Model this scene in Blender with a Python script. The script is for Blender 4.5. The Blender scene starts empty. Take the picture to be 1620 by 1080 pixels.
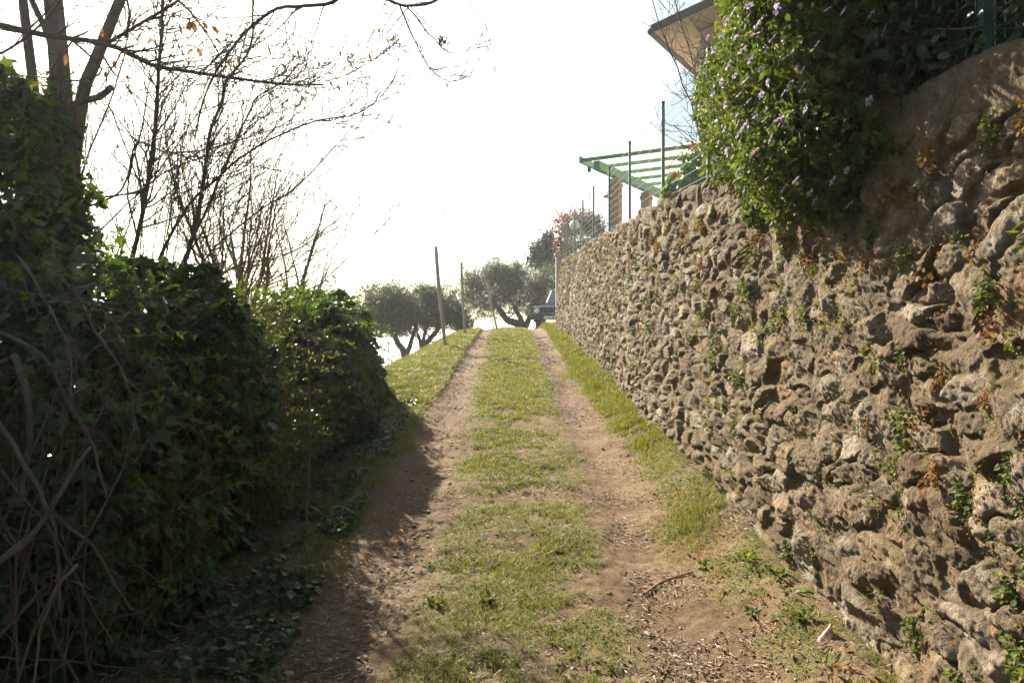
import bpy, bmesh, math, random
import numpy as np
from mathutils import Vector, Matrix

scene = bpy.context.scene
R = math.radians
PI = math.pi

# ------------------------------------------------------------------ camera
F = 1247.0                       # focal length in photo pixels (1620 wide)
EYE = 1.6
cam_d = bpy.data.cameras.new("camera"); cam = bpy.data.objects.new("camera", cam_d)
scene.collection.objects.link(cam)
cam.location = (0, 0, EYE); cam.rotation_euler = (R(90), 0, 0)
cam_d.sensor_width = 36.0; cam_d.lens = 36.0 * F / 1620.0
cam_d.clip_start = 0.05; cam_d.clip_end = 60000
scene.camera = cam

# ------------------------------------------------------------------ light
SUN_AZ = 27.0                    # degrees left of the view axis
SUN_EL = 31.0
HAZE = 0.0008
world = bpy.data.worlds.new("World"); scene.world = world; world.use_nodes = True
wn = world.node_tree.nodes; wl = world.node_tree.links
bg = wn["Background"]
sky = wn.new("ShaderNodeTexSky"); sky.sky_type = 'NISHITA'; sky.sun_disc = False
sky.sun_elevation = R(SUN_EL); sky.sun_rotation = R(-SUN_AZ)
sky.air_density = 1.0; sky.dust_density = 2.0; sky.ozone_density = 0.6; sky.altitude = 100
wb = wn.new("ShaderNodeMix"); wb.data_type = 'RGBA'; wb.blend_type = 'MULTIPLY'; wb.inputs[0].default_value = 1.0
wb.inputs[7].default_value = (1.0, 1.05, .97, 1); wl.new(sky.outputs[0], wb.inputs[6])          # camera white balance
wl.new(wb.outputs[2], bg.inputs[0]); bg.inputs[1].default_value = 0.058
sd = bpy.data.lights.new("sun", 'SUN'); sd.energy = 5.0; sd.angle = R(0.5); sd.color = (1.0, 0.90, 0.76)
so = bpy.data.objects.new("sun", sd); scene.collection.objects.link(so)
S = Vector((-math.sin(R(SUN_AZ)) * math.cos(R(SUN_EL)), math.cos(R(SUN_AZ)) * math.cos(R(SUN_EL)), math.sin(R(SUN_EL))))
so.rotation_euler = S.to_track_quat('Z', 'Y').to_euler(); so.location = S * 40
SUNV = np.array(S)
vs = scene.view_settings
vs.view_transform = 'Standard'; vs.look = 'None'; vs.gamma = 1.0; vs.exposure = 1.72
scene.cycles.max_bounces = 6; scene.cycles.diffuse_bounces = 3; scene.cycles.transmission_bounces = 4
scene.cycles.transparent_max_bounces = 6; scene.cycles.glossy_bounces = 2
scene.cycles.sample_clamp_indirect = 6.0

def at(x, y, Y):
    return np.array([(x - 810.0) * Y / F, Y, EYE - (y - 540.0) * Y / F])

# ------------------------------------------------------------------ noise
def _h(ix, iy, iz, seed):
    M = np.uint32
    h = (ix.astype(np.int64) * 374761393 + iy.astype(np.int64) * 668265263 + iz.astype(np.int64) * 2147483647 + seed * 974634777) & 0xFFFFFFFF
    h = h.astype(M)
    h ^= h >> M(13); h = (h.astype(np.uint64) * 1274126177 & 0xFFFFFFFF).astype(M)
    h ^= h >> M(16); h = (h.astype(np.uint64) * 2246822519 & 0xFFFFFFFF).astype(M); h ^= h >> M(15)
    return h.astype(np.float64) / 4294967295.0

def vnoise(p, seed=0):
    p = np.asarray(p, float)
    i = np.floor(p).astype(np.int64); f = p - i
    f = f * f * f * (f * (f * 6 - 15) + 10)
    x, y, z = i[:, 0], i[:, 1], i[:, 2]; fx, fy, fz = f[:, 0], f[:, 1], f[:, 2]
    def c(a, b, d): return _h(x + a, y + b, z + d, seed)
    x00 = c(0,0,0) * (1-fx) + c(1,0,0) * fx; x10 = c(0,1,0) * (1-fx) + c(1,1,0) * fx
    x01 = c(0,0,1) * (1-fx) + c(1,0,1) * fx; x11 = c(0,1,1) * (1-fx) + c(1,1,1) * fx
    return (x00 * (1-fy) + x10 * fy) * (1-fz) + (x01 * (1-fy) + x11 * fy) * fz

def fbm(p, octaves=4, seed=0, gain=0.5):
    p = np.asarray(p, float); s = 0; a = 1.0; t = 0
    for o in range(octaves):
        s = s + a * vnoise(p * (2.03 ** o) + 17.3 * o, seed + o); t += a; a *= gain
    return s / t                                        # 0..1

def p3(x, y, z=0.0):
    x = np.asarray(x, float)
    return np.stack([x, np.broadcast_to(np.asarray(y, float), x.shape), np.broadcast_to(np.asarray(z, float), x.shape)], -1)

def sstep(a, b, x):
    t = np.clip((x - a) / (b - a), 0, 1); return t * t * (3 - 2 * t)

# ------------------------------------------------------------------ mesh helpers
class Geo:
    """collects polygons (triangles or quads) with one tint value per vertex"""
    def __init__(s): s.v = []; s.t = []; s.q = []; s.c = []; s.tm = []; s.qm = []; s.n = 0
    def add(s, v, tris=None, quads=None, tint=None, mat=0):
        v = np.asarray(v, float).reshape(-1, 3)
        if tint is None: tint = np.full(len(v), 0.5)
        tint = np.broadcast_to(np.asarray(tint, float), (len(v),))
        s.v.append(v); s.c.append(tint)
        if tris is not None and len(tris):
            tris = np.asarray(tris, np.int64); s.t.append(tris + s.n); s.tm.append(np.full(len(tris), mat))
        if quads is not None and len(quads):
            quads = np.asarray(quads, np.int64); s.q.append(quads + s.n); s.qm.append(np.full(len(quads), mat))
        s.n += len(v)
    def mesh(s, name, mats, smooth=False, extra=None):
        V = np.concatenate(s.v).astype(np.float32); C = np.concatenate(s.c).astype(np.float32)
        T = np.concatenate(s.t) if s.t else np.zeros((0, 3), np.int64)
        Q = np.concatenate(s.q) if s.q else np.zeros((0, 4), np.int64)
        MI = np.concatenate([*s.tm, *s.qm]) if (s.tm or s.qm) else np.zeros(0)
        me = bpy.data.meshes.new(name)
        me.vertices.add(len(V)); me.vertices.foreach_set("co", V.ravel())
        nl = T.size + Q.size
        me.loops.add(nl); me.loops.foreach_set("vertex_index", np.concatenate([T.ravel(), Q.ravel()]).astype(np.int32))
        npol = len(T) + len(Q); me.polygons.add(npol)
        ls = np.concatenate([np.arange(len(T)) * 3, T.size + np.arange(len(Q)) * 4]).astype(np.int32)
        me.polygons.foreach_set("loop_start", ls)
        if not isinstance(mats, (list, tuple)): mats = [mats]
        for m in mats: me.materials.append(m)
        me.polygons.foreach_set("material_index", MI.astype(np.int32))
        me.polygons.foreach_set("use_smooth", np.full(npol, bool(smooth)))
        a = me.attributes.new("tint", 'FLOAT', 'POINT'); a.data.foreach_set("value", C)
        for k, arr in (extra or {}).items():
            a = me.attributes.new(k, 'FLOAT', 'POINT'); a.data.foreach_set("value", np.asarray(arr, np.float32))
        me.update(calc_edges=True)
        return me
    def build(s, name, mats, parent=None, smooth=False, extra=None):
        o = bpy.data.objects.new(name, s.mesh(name, mats, smooth, extra)); scene.collection.objects.link(o)
        if parent is not None: o.parent = parent; o.matrix_parent_inverse = Matrix.Translation(-parent.location)
        return o
    def box(s, c, size, axes=None, mat=0, tint=0.5):
        c = np.asarray(c, float); h = np.asarray(size, float) / 2
        A = np.eye(3) if axes is None else np.asarray(axes, float)      # rows = local axes
        sg = np.array([[-1,-1,-1],[1,-1,-1],[1,1,-1],[-1,1,-1],[-1,-1,1],[1,-1,1],[1,1,1],[-1,1,1]], float) * h
        s.add(sg @ A + c, quads=[[0,3,2,1],[4,5,6,7],[0,1,5,4],[1,2,6,5],[2,3,7,6],[3,0,4,7]], mat=mat, tint=tint)
    def tube(s, P, r, sides=6, mat=0, tint=0.5, cap=True):
        P = np.asarray(P, float); n = len(P); r = np.broadcast_to(np.asarray(r, float), (n,))
        T = np.gradient(P, axis=0); T /= np.linalg.norm(T, axis=1)[:, None] + 1e-12
        ref = np.array([0.31, 0.83, 0.46]) if abs(T[n // 2] @ np.array([0.31, 0.83, 0.46])) < 0.9 else np.array([0.9, -0.3, 0.1])
        B = np.cross(T, ref); B /= np.linalg.norm(B, axis=1)[:, None] + 1e-12
        N = np.cross(B, T)
        a = np.arange(sides) * 2 * PI / sides
        ring = P[:, None] + r[:, None, None] * (np.cos(a)[None, :, None] * N[:, None] + np.sin(a)[None, :, None] * B[:, None])
        i = np.arange(n - 1)[:, None] * sides; j = np.arange(sides)[None]; j2 = (j + 1) % sides
        q = np.stack([i + j, i + j2, i + sides + j2, i + sides + j], -1).reshape(-1, 4)
        v = ring.reshape(-1, 3); tr = None
        if cap:
            v = np.concatenate([v, P[:1], P[-1:]]); k = n * sides
            jj = np.arange(sides); tr = np.concatenate([np.stack([np.full(sides, k), (jj + 1) % sides, jj], -1),
                np.stack([np.full(sides, k + 1), (n - 1) * sides + jj, (n - 1) * sides + (jj + 1) % sides], -1)])
        s.add(v, tris=tr, quads=q, mat=mat, tint=tint)
    def lathe(s, prof, c, axes=None, seg=20, mat=0, tint=0.5):
        prof = np.asarray(prof, float); A = np.eye(3) if axes is None else np.asarray(axes, float)
        a = np.arange(seg) * 2 * PI / seg
        v = np.stack([prof[:, None, 0] * np.cos(a), prof[:, None, 0] * np.sin(a), np.broadcast_to(prof[:, None, 1], (len(prof), seg))], -1).reshape(-1, 3)
        i = np.arange(len(prof) - 1)[:, None] * seg; j = np.arange(seg)[None]; j2 = (j + 1) % seg
        s.add(v @ A + np.asarray(c, float), quads=np.stack([i + j, i + j2, i + seg + j2, i + seg + j], -1).reshape(-1, 4), mat=mat, tint=tint)
    def prism(s, poly, axis_o, ax, ay, az, depth, mat=0, tint=0.5):
        """poly: 2D outline (convex enough) in ax/ay, extruded along az"""
        poly = np.asarray(poly, float); n = len(poly); o = np.asarray(axis_o, float)
        ax, ay, az = (np.asarray(k, float) for k in (ax, ay, az))
        b = o + poly[:, :1] * ax + poly[:, 1:] * ay; t = b + az * depth
        c0 = b.mean(0); c1 = t.mean(0); v = np.concatenate([b, t, [c0, c1]])
        i = np.arange(n); j = (i + 1) % n
        s.add(v, quads=np.stack([i, j, n + j, n + i], -1), tris=np.concatenate([np.stack([j, i, np.full(n, 2 * n)], -1), np.stack([n + i, n + j, np.full(n, 2 * n + 1)], -1)]), mat=mat, tint=tint)

def catmull(P, step):
    P = np.asarray(P, float); out = []
    Q = np.concatenate([[2 * P[0] - P[1]], P, [2 * P[-1] - P[-2]]])
    for k in range(len(P) - 1):
        a, b, c, d = Q[k:k + 4]; n = max(2, int(np.linalg.norm(c[:3] - b[:3]) / step) + 1)
        t = np.linspace(0, 1, n, endpoint=False)[:, None]
        out.append(0.5 * (2 * b + (c - a) * t + (2 * a - 5 * b + 4 * c - d) * t ** 2 + (3 * b - a - 3 * c + d) * t ** 3))
    out.append(P[-1:]); return np.concatenate(out)

def unit(v): return v / (np.linalg.norm(v, axis=-1, keepdims=True) + 1e-12)

# leaf templates: x along the leaf, y across, z its face
T_SIMPLE = (np.array([[0,0,0],[.35,.24,.05],[.72,.17,.03],[1,0,-.10],[.72,-.17,.03],[.35,-.24,.05],[.5,0,-.02]]),
            np.array([[0,6,1],[1,6,2],[2,6,3],[3,6,4],[4,6,5],[5,6,0]]))
T_IVY = (np.array([[0,0,0],[-.12,.30,.04],[.18,.26,.02],[.42,.52,.03],[.52,.24,.02],[1,0,-.08],[.52,-.24,.02],[.42,-.52,.03],[.18,-.26,.02],[-.12,-.30,.04],[.35,0,-.03]]),
         np.array([[0,10,1],[1,10,2],[2,10,3],[3,10,4],[4,10,5],[5,10,6],[6,10,7],[7,10,8],[8,10,9],[9,10,0]]))
T_NARROW = (np.array([[0,0,0],[.45,.11,.02],[1,0,-.05],[.45,-.11,.02]]), np.array([[0,2,1],[0,3,2]]))
T_ROUND = (np.array([[0,0,0],[.25,.36,.05],[.75,.36,.05],[1,0,0],[.75,-.36,.05],[.25,-.36,.05],[.5,0,-.05]]),
           np.array([[0,6,1],[1,6,2],[2,6,3],[3,6,4],[4,6,5],[5,6,0]]))
T_CHIP = (np.array([[0,-.5,0],[.8,-.35,.04],[1,.2,0],[.55,.5,.06],[-.1,.4,0]]), np.array([[0,1,2],[0,2,3],[0,3,4]]))

def leaves(g, pos, nrm, size, tmpl, rng, along=None, jitter=0.5, tint=None, mat=0):
    n = len(pos); tv, tf = tmpl
    z = unit(np.asarray(nrm, float) + rng.normal(0, jitter, (n, 3)))
    x = rng.normal(0, 1, (n, 3)) if along is None else np.asarray(along, float) + rng.normal(0, 0.25, (n, 3))
    x = unit(x - (x * z).sum(1, keepdims=True) * z); y = np.cross(z, x)
    sz = np.broadcast_to(np.asarray(size, float), (n,))[:, None, None]
    bend = 1 + rng.normal(0, 0.6, n)[:, None]
    tz = tv[None, :, 2] * bend
    v = pos[:, None] + sz * (tv[None, :, 0, None] * x[:, None] + tv[None, :, 1, None] * y[:, None] + tz[..., None] * z[:, None])
    f = (tf[None] + (np.arange(n) * len(tv))[:, None, None]).reshape(-1, 3)
    if tint is None: tint = rng.random(n)
    g.add(v.reshape(-1, 3), tris=f, tint=np.repeat(tint, len(tv)), mat=mat)

# ------------------------------------------------------------------ object helpers
def tag(o, label, cat, group=None, kind=None):
    o["label"] = label; o["category"] = cat
    if group: o["group"] = group
    if kind: o["kind"] = kind
    return o
def thing(name, loc, label, cat, group=None):
    o = bpy.data.objects.new(name, None); o.empty_display_size = 0.2; scene.collection.objects.link(o)
    o.location = tuple(float(k) for k in loc); return tag(o, label, cat, group)
def structure(o): o["kind"] = "structure"; return o
def copy_tree(o, parent=None):
    c = o.copy(); scene.collection.objects.link(c)
    if parent is not None: c.parent = parent
    for ch in list(o.children): copy_tree(ch, c)
    return c

# ------------------------------------------------------------------ materials
def mat(name):
    m = bpy.data.materials.new(name); m.use_nodes = True
    n = m.node_tree.nodes; l = m.node_tree.links; return m, n, l, n["Principled BSDF"]
def nd(n, t, **kw):
    x = n.new(t)
    for k, v in kw.items(): setattr(x, k, v)
    return x
def ramp(n, stops, interp='LINEAR'):
    r = n.new("ShaderNodeValToRGB"); r.color_ramp.interpolation = interp
    e = r.color_ramp.elements
    while len(e) < len(stops): e.new(0.5)
    for k, (p, c) in enumerate(stops): e[k].position = p; e[k].color = (*c, 1)
    return r
def noise_tex(n, l, scale, detail=4, rough=0.6, coords="Object", vec=None):
    t = n.new("ShaderNodeTexNoise"); t.inputs["Scale"].default_value = scale; t.inputs["Detail"].default_value = detail; t.inputs["Roughness"].default_value = rough
    if vec is None:
        tc = n.new("ShaderNodeTexCoord"); vec = tc.outputs[coords]
    l.new(vec, t.inputs["Vector"]); return t
def bump(n, l, h, strength, dist, bs):
    b = n.new("ShaderNodeBump"); b.inputs["Strength"].default_value = strength; b.inputs["Distance"].default_value = dist
    l.new(h, b.inputs["Height"]); l.new(b.outputs[0], bs.inputs["Normal"]); return b
def mixc(n, l, fac, a, b, mode='MIX'):
    m = n.new("ShaderNodeMix"); m.data_type = 'RGBA'; m.blend_type = mode
    for sock, val in ((m.inputs[0], fac), (m.inputs[6], a), (m.inputs[7], b)):
        if hasattr(val, "is_output"): l.new(val, sock)
        elif isinstance(val, (int, float)): sock.default_value = val
        else: sock.default_value = (*val, 1)
    return m.outputs[2]

def leaf_mat(name, stops, rough=0.45, trans=0.4, tcol=(1.3, 1.25, 0.5), spec=0.3):
    m, n, l, b = mat(name)
    a = nd(n, "ShaderNodeAttribute", attribute_name="tint")
    r = ramp(n, stops); l.new(a.outputs["Fac"], r.inputs[0]); l.new(r.outputs[0], b.inputs["Base Color"])
    b.inputs["Roughness"].default_value = rough; b.inputs["Specular IOR Level"].default_value = spec
    if trans > 0:
        t = n.new("ShaderNodeBsdfTranslucent"); l.new(mixc(n, l, 1.0, r.outputs[0], tcol, 'MULTIPLY'), t.inputs[0])
        mx = n.new("ShaderNodeMixShader"); mx.inputs[0].default_value = trans
        l.new(b.outputs[0], mx.inputs[1]); l.new(t.outputs[0], mx.inputs[2]); l.new(mx.outputs[0], n["Material Output"].inputs[0])
    return m
def plain(name, col, rough=0.6, metal=0.0, var=0.15, scale=20, bmp=0.0, spec=0.5, bscale=None):
    m, n, l, b = mat(name)
    t = noise_tex(n, l, scale); lo = tuple(c * (1 - var) for c in col); hi = tuple(min(1, c * (1 + var)) for c in col)
    r = ramp(n, [(0.3, lo), (0.7, hi)]); l.new(t.outputs[0], r.inputs[0]); l.new(r.outputs[0], b.inputs["Base Color"])
    b.inputs["Roughness"].default_value = rough; b.inputs["Metallic"].default_value = metal; b.inputs["Specular IOR Level"].default_value = spec
    if bmp: bump(n, l, (noise_tex(n, l, bscale, 5) if bscale else t).outputs[0], 0.6, bmp, b)
    return m
def bark_mat(name, a, c, scale=14):
    m, n, l, b = mat(name)
    tc = n.new("ShaderNodeTexCoord"); mp = n.new("ShaderNodeMapping"); mp.inputs["Scale"].default_value = (1, 1, 0.25); l.new(tc.outputs["Object"], mp.inputs[0])
    t = noise_tex(n, l, scale, 6, 0.7, vec=mp.outputs[0]); r = ramp(n, [(0.3, a), (0.7, c)])
    l.new(t.outputs[0], r.inputs[0]); l.new(r.outputs[0], b.inputs["Base Color"]); b.inputs["Roughness"].default_value = 0.85
    b.inputs["Specular IOR Level"].default_value = 0.2
    bump(n, l, t.outputs[0], 0.7, 0.01, b); return m

M = {}
M["ivy"] = leaf_mat("ivy_leaf", [(0, (.022,.044,.018)), (.5, (.042,.080,.026)), (.8, (.085,.13,.034)), (.97, (.11,.14,.03)), (1, (.22,.15,.06))], 0.40, 0.38, spec=0.45)
M["privet"] = leaf_mat("privet_leaf", [(0, (.05,.075,.022)), (.6, (.105,.13,.036)), (.9, (.18,.165,.055)), (1, (.26,.15,.08))], 0.4, 0.5)
M["fresh"] = leaf_mat("fresh_leaf", [(0, (.05,.11,.018)), (.6, (.09,.17,.025)), (1, (.17,.22,.04))], 0.38, 0.5)
M["daisy_leaf"] = leaf_mat("daisy_leaf", [(0, (.042,.070,.020)), (.6, (.080,.120,.034)), (.95, (.15,.18,.052)), (1, (.34,.24,.05))], 0.58, 0.42)
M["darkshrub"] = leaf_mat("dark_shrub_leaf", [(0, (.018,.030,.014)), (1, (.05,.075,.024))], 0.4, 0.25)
M["olive"] = leaf_mat("olive_leaf", [(0, (.045,.064,.030)), (.6, (.092,.122,.058)), (1, (.19,.22,.12))], 0.45, 0.3, (1.1,1.1,.7))
M["conifer"] = leaf_mat("dark_tree_leaf", [(0, (.018,.035,.022)), (1, (.05,.075,.045))], 0.5, 0.2)
M["red"] = leaf_mat("red_leaf", [(0, (.085,.026,.032)), (.7, (.19,.065,.066)), (1, (.27,.12,.11))], 0.45, 0.35, (1.3,.8,.7))
M["dead"] = leaf_mat("dead_leaf", [(0, (.16,.08,.03)), (.6, (.28,.15,.06)), (1, (.36,.24,.12))], 0.6, 0.35, (1.2,.9,.5))
M["grass"] = leaf_mat("grass_blade", [(0, (.085,.100,.022)), (.55, (.165,.178,.036)), (.85, (.25,.225,.06)), (1, (.34,.27,.13))], 0.5, 0.45, (1.3,1.3,.5))
M["chips"] = leaf_mat("litter_chip", [(0, (.10,.068,.042)), (.4, (.22,.155,.10)), (.8, (.36,.275,.18)), (1, (.50,.43,.33))], 0.75, 0.0)
M["tuft_green"] = leaf_mat("tuft_green_leaf", [(0, (.05,.085,.02)), (.7, (.11,.15,.035)), (1, (.20,.20,.05))], 0.75, 0.35)
M["tuft_rust"] = leaf_mat("tuft_rust_leaf", [(0, (.085,.075,.03)), (.5, (.18,.125,.045)), (.88, (.26,.14,.055)), (1, (.30,.09,.05))], 0.75, 0.35, (1.2,.9,.5))
M["petal"] = leaf_mat("petal", [(0, (.40,.32,.42)), (.6, (.60,.53,.62)), (1, (.84,.81,.86))], 0.5, 0.35, (1,.9,1.1))
M["petal_eye"] = plain("flower_eye", (.10,.06,.16), 0.7)
M["red_petal"] = leaf_mat("red_petal", [(0, (.5,.07,.03)), (1, (.75,.15,.06))], 0.5, 0.3, (1,.7,.6))
M["bark"] = bark_mat("grey_bark", (.085,.064,.050), (.23,.175,.135))
M["darkbark"] = bark_mat("dark_bark", (.055,.042,.035), (.15,.115,.09))
M["deadwood"] = bark_mat("dead_wood", (.04,.03,.023), (.125,.092,.07), 22)
M["olivebark"] = bark_mat("olive_bark", (.035,.032,.028), (.11,.10,.085))
M["post"] = bark_mat("post_wood", (.26,.215,.17), (.44,.38,.31), 18)
M["stick"] = bark_mat("stick_bark", (.16,.085,.055), (.30,.17,.11), 30)

# ------------------------------------------------------------------ terrain
_py = [-40,-20,0,10,18,22,25,28,32,40,60,120,300,900,4000]
_pz = [-3.2,-1.6,0,.8,1.44,1.76,1.95,2.04,2.09,2.12,.5,-8,-40,-110,-140]
def path_z(y):
    y = np.asarray(y, float)
    return (np.interp(y, _py, _pz) + np.interp(y - .8, _py, _pz) + np.interp(y + .8, _py, _pz)) / 3
def wall_x(y):  return np.interp(y, [-5, 3, 6, 14, 20, 24.5], [1.36, 1.36, 1.385, 1.39, 1.33, 1.22])
def wall_top(y): return np.interp(y, [-5, 2.2, 5.7, 9.4, 14.9, 23.8, 30], [2.0, 2.37, 2.76, 3.07, 3.45, 3.95, 4.2])
def edge_x(y):  return np.interp(y, [-5, 10, 12, 15, 18, 23, 26.5, 31, 40], [-2.7, -2.6, -2.05, -1.9, -1.62, -1.42, -.75, -.2, .0])
def rut(x, y):
    l = np.interp(y, [3, 6, 12, 16, 30], [-.64, -.68, -.80, -.87, -.80]) + .04 * np.sin(y * 1.3)
    r = np.interp(y, [3, 30], [.76, .74]) + .03 * np.sin(y * 1.1 + 1)
    return np.exp(-((x - l) / .17) ** 2), np.exp(-((x - r) / .175) ** 2)
def return_y(x): return 24.2 + (x - 1.5) * .5
def ground_z(x, y):
    x = np.asarray(x, float); y = np.asarray(y, float)
    z = path_z(y)
    d = np.maximum(edge_x(y) - x, 0); d = np.sqrt(d * d + .09) - .3
    z = z - .62 * np.minimum(d, 2.6) - .34 * np.maximum(d - 2.6, 0)
    rl, rr = rut(x, y)
    near = sstep(34, 26, y)
    z = z - (.035 * rl + .045 * rr) * near
    w = wall_x(y)
    z = z + .13 * sstep(w - .40, w + .02, x) * near - .05 * sstep(-1.1, -1.6, x) * sstep(13, 11, y)
    terr = (x > w + .17 + np.interp(y, [13, 24], [0, .20])) & (y < np.minimum(return_y(x) - .55, 23.3 + (x - w - .35) * .5))
    z = np.where(terr, wall_top(y) - .07 + .02 * np.maximum(x - 3, 0) * (x > 3) * .5, z)
    return z
def grass_amount(x, y):
    n1 = fbm(p3(x * 2.1, y * 2.1), 3, 5); n2 = fbm(p3(x * 7, y * 7), 2, 9); n3 = fbm(p3(x * .8, y * .6), 2, 31)
    rl, rr = rut(x, y)
    far = sstep(4, 12, y)
    centre = np.exp(-((x - .03) / .60) ** 4) * (.85 + .3 * far)
    right = sstep(.93, 1.15, x) * (.60 + .75 * sstep(5, 8, y)) + 1.1 * np.exp(-((x - 1.15) ** 2 + (y - 4.95) ** 2) / .06)
    left = sstep(-.90, -1.08, x) * (.62 + .30 * sstep(4.5, 6, y) + .45 * sstep(9, 12, y))
    a = np.maximum(np.maximum(centre, right), left)
    a = a * (1 - .92 * np.clip(rl * sstep(26, 12, y) * .95 + rl * .40 + rr * 1.1, 0, 1))
    thr = .485 - .09 * far
    n4 = fbm(p3(x * 15, y * 11), 2, 35)
    cl = sstep(thr - .09, thr + .09, .42 * n1 + .30 * n2 + .28 * n4 + .22 * (n3 - .5))
    return np.clip(a * (cl * .98 + .12 + .04 * far), 0, 1.2)

def build_ground():
    f = 788.0
    ys = [2.0]
    while ys[-1] < 34: ys.append(ys[-1] + min(.09, max(.010, ys[-1] ** 2 / (f * 1.6) * 1.1)))
    ys = np.concatenate([np.arange(-14, 2.0, .35), ys, 34 * 1.14 ** np.arange(1, 40)])
    xs = np.concatenate([-np.array([3000, 2000, 1200, 800, 500, 300, 200, 140, 100, 70, 50, 35, 25, 18, 14, 11, 9, 7.5, 6.5, 5.8, 5.2, 4.7, 4.3, 3.9, 3.6, 3.3, 3.1, 2.9, 2.7, 2.55]),
                         np.arange(-2.4, 1.46, .0125), [1.5, 1.53, 1.56, 1.7, 1.9, 2.2, 2.6, 3, 3.5, 4, 5, 6, 8, 10, 13, 18, 25, 40, 80, 200, 600, 2000]])
    X, Y = np.meshgrid(xs, ys); x = X.ravel(); y = Y.ravel()
    z = ground_z(x, y)
    inpath = sstep(-5, -2.5, x) * sstep(2.2, 1.5, x) * sstep(45, 30, y)
    g = grass_amount(x, y)
    det = (fbm(p3(x * 3.2, y * 3.2), 4, 2) - .5) * .034 + (fbm(p3(x * 16, y * 16), 4, 3) - .5) * .026 * (.5 + .5 * fbm(p3(x * 1.5, y * 1.5), 2, 8)) + .014 * g
    z = z + det * inpath
    far = sstep(30, 90, np.hypot(x, y))
    z = z + far * (fbm(p3(x * .02, y * .02), 4, 7) - .5) * 6
    nx, ny = len(xs), len(ys); i = np.arange(ny - 1)[:, None] * nx + np.arange(nx - 1)[None]
    q = np.stack([i, i + 1, i + nx + 1, i + nx], -1).reshape(-1, 4)
    ge = Geo(); ge.add(p3(x, y, z) if np.ndim(z) == 0 else np.stack([x, y, z], -1), quads=q)
    m, n, l, b = mat("path_earth")
    t1 = noise_tex(n, l, 1.6, 5, .65); t2 = noise_tex(n, l, 24, 6, .75); t3 = noise_tex(n, l, 110, 3, .7)
    c1 = ramp(n, [(.3, (.13,.092,.058)), (.55, (.215,.160,.105)), (.75, (.30,.235,.165))]); l.new(t2.outputs[0], c1.inputs[0])
    c2 = ramp(n, [(.35, (.72,.66,.58)), (.65, (1.15,1.1,1.02))]); l.new(t1.outputs[0], c2.inputs[0])
    c = mixc(n, l, 1.0, c1.outputs[0], c2.outputs[0], 'MULTIPLY')
    c4 = ramp(n, [(.38, (.55,.5,.45)), (.62, (1.25,1.25,1.22))]); l.new(t3.outputs[0], c4.inputs[0])
    c = mixc(n, l, .7, c, c4.outputs[0], 'MULTIPLY')
    ag = nd(n, "ShaderNodeAttribute", attribute_name="grass")
    mg = ramp(n, [(.12, (0, 0, 0)), (.75, (.62,.62,.62))]); l.new(ag.outputs["Fac"], mg.inputs[0])
    c = mixc(n, l, mg.outputs[0], c, (.150,.145,.055))
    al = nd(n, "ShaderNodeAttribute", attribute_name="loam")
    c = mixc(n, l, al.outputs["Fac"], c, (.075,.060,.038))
    l.new(c, b.inputs["Base Color"]); b.inputs["Roughness"].default_value = .95; b.inputs["Specular IOR Level"].default_value = .1
    ad = nd(n, "ShaderNodeMath", operation='ADD'); l.new(t2.outputs[0], ad.inputs[0]); l.new(t3.outputs[0], ad.inputs[1])
    bump(n, l, ad.outputs[0], .8, .012, b)
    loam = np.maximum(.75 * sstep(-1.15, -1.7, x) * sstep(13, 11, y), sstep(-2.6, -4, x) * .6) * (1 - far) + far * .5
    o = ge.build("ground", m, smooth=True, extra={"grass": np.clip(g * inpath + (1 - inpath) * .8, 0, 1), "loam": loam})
    structure(o)
build_ground()

def build_sea():
    g = Geo(); s = 40000.0
    g.add([[-s, -2000, -78], [s, -2000, -78], [s, s, -78], [-s, s, -78]], quads=[[0, 1, 2, 3]])
    m, n, l, b = mat("sea_water"); b.inputs["Base Color"].default_value = (.03, .07, .10, 1); b.inputs["Roughness"].default_value = .22
    t = noise_tex(n, l, .05, 6, .7); bump(n, l, t.outputs[0], .5, 4.0, b)
    structure(g.build("sea", m))
build_sea()

# ------------------------------------------------------------------ stone wall
def wall_path(u):
    """u: metres along the foot; returns foot xy, normal (towards the path), u clipped"""
    u = np.asarray(u, float); U0 = 23.7
    s = np.minimum(u, U0); x = wall_x(s); y = s.copy()
    nx = -np.ones_like(u); ny = np.zeros_like(u)
    rr = .7; ang = np.clip((u - U0) / rr, 0, R(64))              # rounded far corner
    x = x + rr * (1 - np.cos(ang)); y = y + rr * np.sin(ang)
    e = np.maximum(u - U0 - rr * R(64), 0)
    tx, ty = np.sin(ang), np.cos(ang)
    x = x + e * tx; y = y + e * ty
    return x, y, -ty, tx
def wall_height(u):
    y = np.minimum(u, 24.5); return wall_top(y) - path_z(y)
WALL_U = (-4.0, 29.5)

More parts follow.
